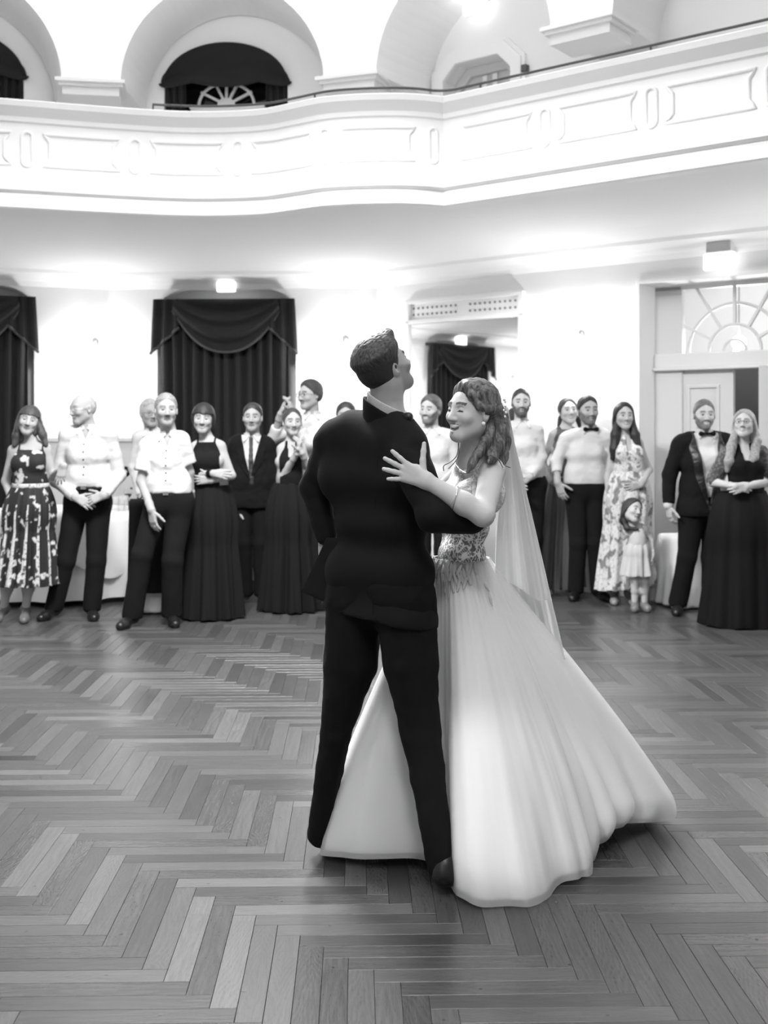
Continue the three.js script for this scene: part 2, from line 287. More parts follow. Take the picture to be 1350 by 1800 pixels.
// plaster mouldings on the parapet: long ovals between eight-sided panels
{
  const onP = (s, y, o) => { const q = onPath(s, o); return [q[0], y, -q[1]]; };
  const strip = (pts, closed) => {          // small ridge following points [s, y]
    const dense = []; const n = pts.length, m = closed ? n : n - 1;
    for (let i = 0; i < m; i++) { const a = pts[i], b = pts[(i + 1) % n], k = max(1, ceil(hypot(b[0] - a[0], b[1] - a[1]) / 0.07)); for (let j = 0; j < k; j++) dense.push([lerp(a[0], b[0], j / k), lerp(a[1], b[1], j / k)]); }
    if (!closed) dense.push(pts[n - 1]);
    const P = dense.map((p) => p), N = P.length, pos = [], idx = [], R = [[-0.013, -0.004], [-0.013, 0.012], [0, 0.02], [0.013, 0.012], [0.013, -0.004]];
    P.forEach((p, i) => {
      const a = P[closed ? (i + N - 1) % N : max(i - 1, 0)], b = P[closed ? (i + 1) % N : min(i + 1, N - 1)], t = norm3([b[0] - a[0], b[1] - a[1], 0]);
      for (const [w, o] of R) pos.push(...onP(p[0] - t[1] * w, p[1] + t[0] * w, o));
    });
    for (let i = 0; i < (closed ? N : N - 1); i++) for (let k = 0; k < 4; k++) { const a = i * 5 + k, b = ((i + 1) % N) * 5 + k; idx.push(a, a + 1, b + 1, a, b + 1, b); }
    const g = new THREE.BufferGeometry(); g.setAttribute('position', new THREE.Float32BufferAttribute(pos, 3)); g.setIndex(idx); g.computeVertexNormals(); return g;
  };
  const oval = (s, w, y0, y1) => { const p = []; for (let k = 0; k < 20; k++) { const t = k / 20 * 2 * PI; p.push([s + cos(t) * w, (sin(t) > 0 ? y1 - w : y0 + w) + sin(t) * w]); } return p; };
  const panel = (s, hw, y0, y1, c) => [[s - hw, y0 + c * 1.2], [s - hw - c, y0], [s + hw + c, y0], [s + hw, y0 + c * 1.2], [s + hw, y1 - c * 1.2], [s + hw + c, y1], [s - hw - c, y1], [s - hw, y1 - c * 1.2]];
  const s0 = sNear(-2.08), kinkS = sNear(0.485);
  for (let k = -3; k <= 2; k++) {
    const s = s0 + k * 0.865; if (s > kinkS - 0.1) continue;
    struct('oval_moulding', strip(oval(s, 0.042, 3.65, 3.93), true), M.wall, parapet);
    struct('panel_moulding', strip(panel(s + 0.4325, 0.255, 3.66, 3.92, 0.05), true), M.wall, parapet);
  }
  for (let k = 0; k < 5; k++) {
    const c = kinkS + 0.5 + k * 0.865;
    struct('panel_moulding', strip(panel(c, 0.27, 3.66, 3.92, 0.05), true), M.wall, parapet);
    struct('oval_moulding', strip(oval(c + 0.4325, 0.042, 3.65, 3.93), true), M.wall, parapet);
  }
  struct('oval_moulding', strip(oval(kinkS - 0.1, 0.035, 3.65, 3.93), true), M.wall, parapet);
  // slim metal handrail above the parapet
  const rail = thing('handrail', 'slim dark metal handrail running above the white gallery parapet', 'handrail');
  const a = sNear(-1.95), pts = []; for (let s = a; s <= PL - 0.1; s += 0.12) { const q = onPath(s, -0.04); pts.push([q[0], 4.25, -q[1]]); }
  part('rail', tube(pts, 0.011, pts.length * 2, 6), M.darkMetal, rail);
  for (let s = a; s < PL - 0.2; s += 1.45) { const q = onPath(s, -0.04); part('post', new THREE.CylinderGeometry(0.008, 0.008, 0.1, 8).translate(q[0], 4.205, -q[1]), M.darkMetal, rail); }
}

// ---------------------------------------------------------------- arcade above the gallery
const PIERS = [[-7.7, 5.86], [-6.5, 7.93], [-5.27, 10.08], [-2.86, 10.96], [-0.3, 10.83], [1.64, 9.33], [3.58, 7.84], [5.52, 6.34]];
const arcade = structGroup('wall_arcade'), SPRING = 4.87, DEEP = 0.93;
const bays = PIERS.slice(0, -1).map((p, i) => facet(p, PIERS[i + 1]));
const HALF = 0.285;
bays.forEach((f) => {
  const c = f.L / 2, r = c - HALF, sh = [[HALF, CEIL], [HALF, SPRING]];
  for (let k = 1; k < 32; k++) { const t = PI - k / 32 * PI; sh.push([c + cos(t) * r, SPRING + sin(t) * r]); }
  sh.push([f.L - HALF, SPRING], [f.L - HALF, CEIL]);
  const m = struct('arch', prism(sh.reverse(), DEEP).translate(0, 0, -DEEP), M.wall, arcade); onFacet(f, m);
});
const pierFace = PIERS.map((p, i) => {
  if (!i || i === PIERS.length - 1) return null;
  const L = bays[i - 1], R = bays[i], e1 = L.pt(L.L - HALF, 0), e2 = R.pt(HALF, 0), b2 = R.pt(HALF, 0, -DEEP), b1 = L.pt(L.L - HALF, 0, -DEEP);
  const g = prism([e1, e2, b2, b1].map((q) => [q[0], -q[2]]), CEIL - SPRING).rotateX(-PI / 2).translate(0, SPRING, 0);
  struct('pier', g, M.wall, arcade);
  const f = facet([e1[0], -e1[2]], [e2[0], -e2[2]]);
  const c = struct('corbel', merge([box(f.L + 0.1, 0.035, 0.5, f.L / 2, SPRING - 0.0, -0.15), box(f.L + 0.05, 0.03, 0.45, f.L / 2, SPRING - 0.033, -0.16), box(f.L - 0.02, 0.08, 0.4, f.L / 2, SPRING - 0.088, -0.17)]), M.wall, arcade);
  onFacet(f, c);
  return f;
});

// ---------------------------------------------------------------- lamps
function sconce(f, s, y, label, cd, group) {
  const g = thing('wall_sconce', label, 'wall lamp', [0, 0, 0], 0, group); onFacet(f, g);
  part('backplate', lathe([[0.0, 0], [0.035, 0.0], [0.04, 0.012], [0.02, 0.02], [0.0, 0.022]], 20).rotateX(PI / 2).translate(s, y + 0.2, 0.002), M.greyMetal, g);
  part('arm', tube([[s, y + 0.2, 0.015], [s, y + 0.21, 0.12], [s, y + 0.18, 0.19], [s, y + 0.08, 0.2]], 0.007, 16), M.greyMetal, g);
  const e = mat(0.9, 0.4, { emissive: grey(1), emissiveIntensity: 2.2 });
  part('shade', lathe([[0.0, 0.1], [0.03, 0.1], [0.05, 0.06], [0.075, 0.0], [0.085, -0.05], [0.08, -0.06], [0.0, -0.065]], 20).translate(s, y, 0.2), e, g);
  const l = new THREE.PointLight(grey(1), cd); l.position.set(s, y + 0.01, 0.2); l.castShadow = true; l.shadow.radius = 3; g.add(l);
  return g;
}
sconce(fBackLeft, fBackLeft.s(168), 2.22, 'small lit wall sconce between the two dark curtains on the back wall', LIGHT.sconce);
sconce(fBack, fBack.s(608), 2.24, 'small lit wall sconce on the back wall beside the groom\'s head', LIGHT.sconce);
sconce(fBackRight, fBackRight.s(1022), 2.17, 'small lit wall sconce between the tall mirror and the double door', LIGHT.sconce);
sconce(fBackRight, S.door1 + 0.5, 2.17, 'small lit wall sconce on the far side of the double door, outside the picture', LIGHT.sconce);
sconce(fFarLeft, 1.9, 2.22, 'small lit wall sconce on the far left wall, seen only in the mirror', LIGHT.sconce);
sconce(fFarLeft, 4.9, 2.22, 'small lit wall sconce at the far end of the left wall, in the mirror', LIGHT.sconce);
for (const [i, label, y] of [[2, 'small lit wall lamp on the arcade pier outside the picture', 5.55], [3, 'small lit wall lamp on the white pier between the two arched windows', 5.5], [4, 'small lit wall lamp on the white pier left of the gallery door', 5.62], [5, 'small lit wall lamp on the white pier right of the gallery door', 5.45], [6, 'small lit wall lamp on the outer right pier of the arcade', 5.5]])
  sconce(pierFace[i], pierFace[i].L / 2, y, label, LIGHT.pier);
for (const [x, y, d, cd, label] of [[-1.0, -2.35, 6.1, LIGHT.chandelier, 'broad opal glass bowl chandelier over the far side of the dance floor'], [0.2, -1.2, -1.0, LIGHT.chandelierNear, 'broad opal glass bowl chandelier over the near side of the hall']]) {
  const g = thing('chandelier', label, 'chandelier', [x, y, -d]);
  part('bowl', lathe([[0, 6.62], [0.3, 6.65], [0.5, 6.74], [0.6, 6.86], [0.6, 6.9], [0, 6.9]], 40), mat(0.9, 0.4, { emissive: grey(1), emissiveIntensity: 2.5 }), g);
  part('rod', new THREE.CylinderGeometry(0.015, 0.015, 1.62 - y, 10).translate(0, 7.7 - y / 2, 0), M.greyMetal, g);
  const l = new THREE.RectAreaLight(grey(1), cd, 1.0, 1.0); l.position.set(0, 6.6, 0); l.rotation.x = -PI / 2; g.add(l);
  const k = new THREE.RectAreaLight(grey(1), LIGHT.upward, 1.0, 1.0); k.position.set(0, 6.92, 0); k.rotation.x = PI / 2; g.add(k);
}
{ // small spotlight on a stand behind the lens, thrown on the gown
  const p = [-2.6, 2.3, 1.2], q = at(872, 1400, 3.55), dir = norm3(sub3(q, p)), g = thing('spotlight', 'small black spotlight on a stand behind the camera', 'spotlight', [p[0], 0, p[2]]);
  part('stand', merge([new THREE.CylinderGeometry(0.015, 0.02, 2.2, 10).translate(0, 1.1, 0), new THREE.CylinderGeometry(0.2, 0.24, 0.03, 20).translate(0, 0.015, 0)]), M.darkMetal, g);
  const can = part('housing', lathe([[0.0, -0.16], [0.05, -0.16], [0.07, -0.1], [0.075, 0.02], [0.07, 0.02], [0.06, -0.08], [0, -0.1]], 24), M.black, g); can.position.set(0, p[1], 0); can.quaternion.setFromUnitVectors(new THREE.Vector3(0, 1, 0), V(dir));
  const lens = part('lens', lathe([[0, 0], [0.062, 0], [0.062, 0.006], [0, 0.008]], 24), mat(0.9, 0.3, { emissive: grey(1), emissiveIntensity: 3 }), g); lens.position.set(0, p[1], 0); lens.quaternion.copy(can.quaternion);
  const l = new THREE.SpotLight(grey(1), LIGHT.spot, 0, 0.055, 0.5); l.position.set(dir[0] * 0.05, p[1] + dir[1] * 0.05, dir[2] * 0.05); l.target.position.set(q[0] - p[0], q[1], q[2] - p[2]); l.castShadow = true; l.shadow.radius = 3; g.add(l, l.target);
}
function exitSign(f, s, y, z, w, h, label) {
  const g = thing('exit_sign', label, 'exit sign'); onFacet(f, g);
  part('mount', box(w * 0.8, 0.09, z + 0.06, s, y + h / 2 + 0.05, (z + 0.06) / 2, 0.01), M.wainscot, g);
  part('panel', box(w, h, 0.05, s, y, z + 0.03, 0.015), mat(0.9, 0.4, { emissive: grey(1), emissiveIntensity: 1.6 }), g);
  const l = new THREE.RectAreaLight(grey(1), LIGHT.sign, w * 0.9, h * 0.9); l.position.set(s, y, z + 0.07); l.rotation.y = PI; g.add(l);
}
exitSign(fBack, fBack.s(398, 0.05), fBack.y(398, 502, 0.05), 0.03, 0.2, 0.14, 'lit white exit sign above the dark curtain on the back wall');
exitSign(fBackRight, fBackRight.s(1267, 0.1), fBackRight.y(1267, 460, 0.1), 0.1, 0.27, 0.14, 'large lit white exit sign above the double door');
exitSign(fBackRight, fBackRight.s(838, 0.1), fBackRight.y(838, 12, 0.1), 0.1, 0.26, 0.14, 'lit white exit sign above the gallery door at the top');
exitSign(fFarLeft, S.winM, 3.0, 0.05, 0.24, 0.15, 'lit white exit sign above a dark curtain, seen in the mirror');
{
  const g = thing('wall_speaker', 'small dark box on the gallery wall beside the eight-sided door', 'speaker'); onFacet(fBackRight, g);
  const s = fBackRight.s(926), y = fBackRight.y(926, 122);
  part('case', box(0.06, 0.07, 0.06, s, y, 0.032, 0.008), M.darkMetal, g);
}

// ---------------------------------------------------------------- curtains
function curtain(f, c, label, { w = 1.46, top = 2.86, bottom = 0.03 } = {}) {
  const g = thing('curtain', label, 'curtain'); onFacet(f, g);
  const L = c - w / 2, R = c + w / 2, seed = c * 7.3;
  const drape = (a, b, gather) => shell((u, v) => {
    const x = lerp(a, b, u), k = 2 * PI * (x - a) / 0.115 + 1.6 * noise(x * 3, v * 1.2, seed);
    return [x + 0.012 * noise(x * 9, v * 2, 3), lerp(bottom, top - 0.05, v), 0.055 + (0.03 + 0.008 * noise(x * 5, v, seed)) * sin(k)];
  }, 70, 14, 0.008);
  part('drape', drape(L + 0.05, c + 0.01), M.velvet, g); part('drape', drape(c - 0.01, R - 0.05), M.velvet, g);
  part('pelmet', box(w, 0.05, 0.14, c, top - 0.02, 0.075, 0.01), M.velvet, g);
  const sw = w * 0.39, sag = (u) => 0.12 + 0.44 * (1 - pow(abs(2 * u - 1), 2.2));
  const swag = (u, v) => [c + 0.03 + (u - 0.5) * 2 * sw * lerp(0.94, 1, v), top - v * sag(u), 0.15 + 0.05 * sin(PI * v) + 0.032 * sin(v * 13 * PI * 0.5 + 1.5 * (2 * u - 1) * (2 * u - 1)) * sin(PI * u) + 0.01 * v];
  const sg = part('swag', shell(swag, 48, 60, 0.008), M.velvet, g);
  part('fringe', tube([...Array(25)].map((_, i) => swag(i / 24, 1)), 0.014, 60, 6), M.fringe, sg);
  for (const e of [-1, 1]) {                // side tails
    const x0 = e < 0 ? L - 0.015 : R + 0.015, x1 = x0 - e * 0.27;
    const tail = (u, v) => [lerp(x0 + e * 0.03 * v, x1, u), top - v * lerp(0.57, 0.3, u), 0.16 + 0.025 * sin(u * 5 * PI) * (0.4 + v * 0.6)];
    const t = part('tail', shell(tail, 24, 12, 0.008), M.velvet, g);
    part('fringe', tube([...Array(13)].map((_, i) => tail(i / 12, 1)), 0.016, 30, 6), M.fringe, t);
  }
}
curtain(fBack, S.winC, 'dark floor-length curtain with a swag valance in the middle of the back wall');
curtain(fBackLeft, S.winL, 'dark floor-length curtain cut by the left edge of the picture');
curtain(fFarLeft, S.winM, 'dark curtain with a swag valance, seen only as a reflection in the mirror', { w: 1.6, top: 2.92 });
// arched gallery windows with dark drapery and a half-sun fanlight
function archWindow(f, c, n, label) {
  const g = structGroup('window_' + n); onFacet(f, g);
  struct('pane', box(1.3, 2.1, 0.02, c, 4.5, -0.28), M.nightGlass, g);
  struct('sash', box(0.8, 1.55, 0.05, c - 0.02, 4.2, -0.2, 0.01), M.white, g);
  struct('sash_rail', box(0.82, 0.04, 0.07, c - 0.02, 4.965, -0.2, 0.01), M.white, g);
  const hub = [c - 0.03, 4.99];
  struct('fan_hub', prism(archTop(hub[0], 0.095, hub[1] - 0.02, hub[1], 0.075), 0.05).translate(0, 0, -0.225), M.white, g);
  for (const a of [27, 62, 90, 118, 153]) struct('glazing_bar', box(0.26, 0.026, 0.035, 0.18, 0, 0).rotateZ(a * PI / 180).translate(hub[0], hub[1], -0.2), M.white, g);
  const arc = []; for (let k = 0; k <= 20; k++) { const t = k / 20 * PI; arc.push([hub[0] + cos(t) * 0.3, hub[1] + sin(t) * 0.24, -0.2]); }
  struct('fan_rim', tube(arc, 0.018, 40, 6), M.white, g);
  const t = thing('curtain', label, 'curtain'); onFacet(f, t);
  for (const e of [-1, 1]) part('drape', shell((u, v) => [c + e * lerp(0.645, 0.43 + (e > 0 ? 0 : 0.0), u), lerp(3.52, 5.2, v), -0.02 + 0.03 * sin(u * 6 * PI)], 26, 6, 0.008), M.velvet, t);
  part('valance', shell((u, v) => {
    const th = lerp(PI, 0, u), xo = cos(th) * 0.66, yo = 5.16 + sin(th) * 0.43, xi = cos(th) * 0.71, yi = 5.16 - 0.05 * abs(sin(u * 3 * PI)) - (sin(PI * u) > 0.3 ? 0 : 0);
    return [c + lerp(xo, xi, v), lerp(yo, yi, v), 0.04 + 0.03 * sin(v * 9) * (1 - v * 0.5)];
  }, 60, 16, 0.01), M.velvet, t);
}
archWindow(fBack, S.up, 1, 'dark drapery in the arched gallery window above the middle curtain');
archWindow(fBackLeft, S.upL, 2, 'dark drapery in the arched gallery window at the left edge');

// eight-sided gallery door
{
  const f = fBackRight, c = S.octC, g = structGroup('door_2'); onFacet(f, g);
  const o = (hw, y1, ch, y0 = 3.4) => octagon(c, hw, y0, y1, ch);
  struct('architrave', prism(o(0.51, 5.25, 0.19), 0.05, [o(0.39, 5.13, 0.147, 3.55)], 0.008), M.wall, g);
  struct('architrave_edge', prism(o(0.545, 5.285, 0.205), 0.03, [o(0.5, 5.24, 0.185, 3.5)], 0.006), M.wall, g);
  struct('inner_frame', prism(o(0.4, 5.14, 0.15), 0.06, [o(0.335, 5.05, 0.125, 3.55)], 0.01).translate(0, 0, -0.24), M.doorPaint, g);
  for (const e of [-1, 1]) {
    const X = (v) => c + e * v;
    struct('door_leaf', box(0.33, 1.7, 0.04, X(0.168), 4.24, -0.25), M.doorPaint, g);
    const pts = [[X(0.05), 3.6], [X(0.28), 3.6], [X(0.28), 4.82], [X(0.2), 4.93], [X(0.05), 4.93]]; struct('leaf_panel', prism(e < 0 ? pts.reverse() : pts, 0.02, [], 0.01).translate(0, 0, -0.235), M.doorPaint, g);
    struct('door_plate', box(0.055, 0.13, 0.02, X(0.06), 4.98, -0.215, 0.006), M.white, g);
  }
}

// ---------------------------------------------------------------- double door with fanlight, and the vestibule behind it
{
  const f = fBackRight, g = structGroup('door_1'), c0 = S.door0, c1 = S.door1, mid = (c0 + c1) / 2, zf = -0.3; onFacet(f, g);
  struct('architrave', merge([box(0.03, 2.8, 0.03, c0 - 0.015, 1.4, 0.012, 0.006), box(c1 - c0 + 0.06, 0.03, 0.03, mid, 2.805, 0.012, 0.006)]), M.wall, g);
  for (const e of [0, 1]) struct('side_post', box(0.26, 2.79, 0.08, e ? c1 - 0.13 : c0 + 0.13, 1.395, zf - 0.04, 0.01), M.doorPaint, g);
  const yT = f.y(1200, 634, zf), yF = yT + 0.07;
  struct('transom_bar', merge([box(c1 - c0, 0.13, 0.12, mid, yT, zf - 0.03, 0.015), box(c1 - c0, 0.03, 0.15, mid, yT - 0.075, zf - 0.02, 0.01)]), M.doorFrame, g);
  struct('head_bar', box(c1 - c0, 0.06, 0.08, mid, 2.78, zf - 0.04), M.doorFrame, g);
  const r1 = 0.235, r2 = 0.42, zb = zf - 0.035;
  const arc = (r) => { const p = []; for (let k = 0; k <= 24; k++) { const t = k / 24 * PI; p.push([mid + cos(t) * r, yF + sin(t) * r, zb]); } return p; };
  struct('fan_arc', tube(arc(r1), 0.014, 40, 6), M.doorFrame, g); struct('fan_arc', tube(arc(r2), 0.014, 48, 6), M.doorFrame, g); struct('fan_arc', tube(arc(0.1), 0.012, 30, 6), M.doorFrame, g);
  for (const a of [28, 59, 90, 121, 152]) { const len = a === 90 ? 0.72 : a === 28 || a === 152 ? 0.3 : 0.62; struct('glazing_bar', box(len, 0.024, 0.03, r1 + len / 2 - 0.01, 0, 0).rotateZ(a * PI / 180).translate(mid, yF, zb), M.doorFrame, g); }
  { // one sheet of glass per field of the fan
    const cuts = [0, 28, 59, 90, 121, 152, 180].map((a) => a * PI / 180), hw = (c1 - c0) / 2 - 0.25, hh = 2.77 - yF, rim = (a) => min(abs(cos(a)) > 1e-6 ? hw / abs(cos(a)) : 1e9, sin(a) > 1e-6 ? hh / sin(a) : 1e9), arcP = (r, a0, a1) => [...Array(9)].map((_, k) => { const t = lerp(a0, a1, k / 8), q = min(r, rim(t)); return [mid + cos(t) * q, yF + sin(t) * q]; });
    const pane = (pts) => struct('fanlight_pane', new THREE.ShapeGeometry(new THREE.Shape(pts.map((p) => new THREE.Vector2(...p)))).translate(0, 0, zf - 0.05), M.glass, g);
    pane(arcP(0.1, 0, PI)); pane([...arcP(r1, 0, PI), ...arcP(0.1, PI, 0)]);
    for (let k = 0; k < 6; k++) {
      const [a0, a1] = [cuts[k], cuts[k + 1]]; pane([...arcP(r2, a0, a1), ...arcP(r1, a1, a0)]);
      const outer = [...Array(25)].map((_, n) => { const t = lerp(a0, a1, n / 24), q = rim(t); return [mid + cos(t) * q, yF + sin(t) * q]; }); pane([...outer, ...arcP(r2, a1, a0)]);
    }
  }
  const yD = yT - 0.07, leafW = mid - c0 - 0.02;
  const leaf = struct('door_leaf', box(leafW, yD, 0.045, c0 + 0.01 + leafW / 2, yD / 2, zf - 0.05), M.doorPaint, g);
  const p0 = c0 + 0.3, p1 = mid - 0.13;
  for (const [y0, y1] of [[0.2, 0.85], [1.0, yD - 0.15]]) struct('leaf_panel', prism([[p0, y0], [p1, y0], [p1, y1], [p0, y1]], 0.012, [[[p0 + 0.03, y0 + 0.03], [p1 - 0.03, y0 + 0.03], [p1 - 0.03, y1 - 0.03], [p0 + 0.03, y1 - 0.03]]], 0.006).translate(0, 0, zf - 0.028), M.doorPaint, leaf);
  // right leaf stands ajar, with dark panes
  const open = new THREE.Group(); open.name = 'open_leaf'; g.add(open); open.position.set(c1 - 0.26, 0, zf - 0.05); open.rotation.y = 0.35;
  const lw = c1 - 0.26 - mid - 0.22;
  struct('leaf_frame', prism([[-lw, 0.02], [0, 0.02], [0, yD], [-lw, yD]], 0.045, [[[-lw + 0.09, 0.2], [-0.09, 0.2], [-0.09, yD - 0.1], [-lw + 0.09, yD - 0.1]]]), M.doorPaint, open);
  for (const [y0, y1] of [[0.2, 0.74], [0.76, 1.24], [1.26, 1.74], [1.76, yD - 0.1]]) struct('leaf_pane', box(lw - 0.17, y1 - y0, 0.008, -lw / 2, (y0 + y1) / 2, 0.02), M.glass, open);
  for (const y of [0.75, 1.25, 1.75]) struct('glazing_bar', box(lw - 0.16, 0.03, 0.03, -lw / 2, y, 0.022), M.doorPaint, open);
  // vestibule
  const v = structGroup('wall_vestibule'); onFacet(f, v);
  const z0 = -0.36, z1 = -3.2, a = c0 - 1.4, b = c1 + 1.6;
  struct('vestibule_walls', merge([box(0.1, 3.4, z0 - z1, a, 1.7, (z0 + z1) / 2), box(0.1, 3.4, z0 - z1, b, 1.7, (z0 + z1) / 2), box(b - a, 3.4, 0.1, (a + b) / 2, 1.7, z1)]), M.wall, v);
  struct('vestibule_ceiling', box(b - a, 0.1, z0 - z1 + 0.1, (a + b) / 2, 3.35, (z0 + z1) / 2), M.wall, v);
  struct('vestibule_beam', box(b - a, 0.25, 0.2, (a + b) / 2, 3.2, z1 + 1.1), M.doorPaint, v);
  const dk = thing('vestibule_curtain', 'tall dark curtain hanging in the vestibule behind the half-open door', 'curtain'); onFacet(f, dk);
  part('drape', shell((u, w) => [lerp(mid - 1.3, c1 + 1.0, u), lerp(0.02, 2.3, w), z1 + 1.0 + 0.03 * sin(u * 40)], 80, 3, 0.01), M.velvet, dk);
  const lamp = thing('vestibule_lamp', 'pair of bright globe lamps seen through the fanlight', 'lamp'); onFacet(f, lamp);
  const em = mat(0.9, 0.4, { emissive: grey(1), emissiveIntensity: 4 });
  const q = [f.s(1299, -1.4), f.y(1299, 602, -1.4)];
  part('globe', new THREE.SphereGeometry(0.07, 20, 14).translate(q[0], q[1], -1.4), em, lamp);
  part('small_globe', new THREE.SphereGeometry(0.03, 16, 10).translate(q[0] - 0.03, q[1] - 0.09, -1.4), em, lamp);
  part('stem', new THREE.CylinderGeometry(0.008, 0.008, 3.28 - q[1], 8).translate(q[0], (3.28 + q[1]) / 2, -1.4), M.greyMetal, lamp);
  const l = new THREE.PointLight(grey(1), LIGHT.vestibule); l.position.set(q[0], q[1], -1.4); l.castShadow = true; l.shadow.radius = 3; lamp.add(l);
}

// ---------------------------------------------------------------- tall wall mirror with a pierced frieze
{
  const f = fBackRight, s0 = f.s(717), s1 = f.s(925), yt = f.y(820, 524), yg = f.y(820, 565), g = thing('wall_mirror', 'tall white-framed wall mirror with a pierced frieze, reflecting a dark curtain', 'mirror'); onFacet(f, g);
  part('glass', box(s1 - s0 - 0.1, yg - 0.75, 0.01, (s0 + s1) / 2, (yg + 0.75) / 2, 0.03), M.mirror, g);
  part('backboard', box(s1 - s0 - 0.02, yt - 0.7, 0.02, (s0 + s1) / 2, (yt + 0.7) / 2, 0.012), M.wall, g);
  for (const s of [s0, s1]) part('stile', box(0.06, yt - 0.65, 0.06, s + (s === s0 ? 0.03 : -0.03), (yt + 0.65) / 2, 0.032, 0.012), M.wall, g);
  for (const y of [yg + 0.025, yt, 0.7]) part('rail', box(s1 - s0, 0.045, 0.06, (s0 + s1) / 2, y, 0.032, 0.012), M.wall, g);
  const dots = [], y0 = yg + 0.1, n = 22, m = (s0 + s1) / 2;
  for (let r = 0; r < 2; r++) for (let k = 0; k < n; k++) { const s = lerp(s0 + 0.1, s1 - 0.1, k / (n - 1)); if (abs(s - m) < 0.04) continue; dots.push(new THREE.CylinderGeometry(0.013, 0.013, 0.006, 8).rotateX(PI / 2).translate(s, y0 + r * 0.065, 0.034)); }
  part('frieze_panel', box(s1 - s0 - 0.1, yt - yg - 0.06, 0.01, m, (yt + yg) / 2 + 0.01, 0.028), M.wall, g);
  const d = part('vent_hole', merge(dots), mat(0.25, 0.9), g); d.userData.kind = 'stuff';
}

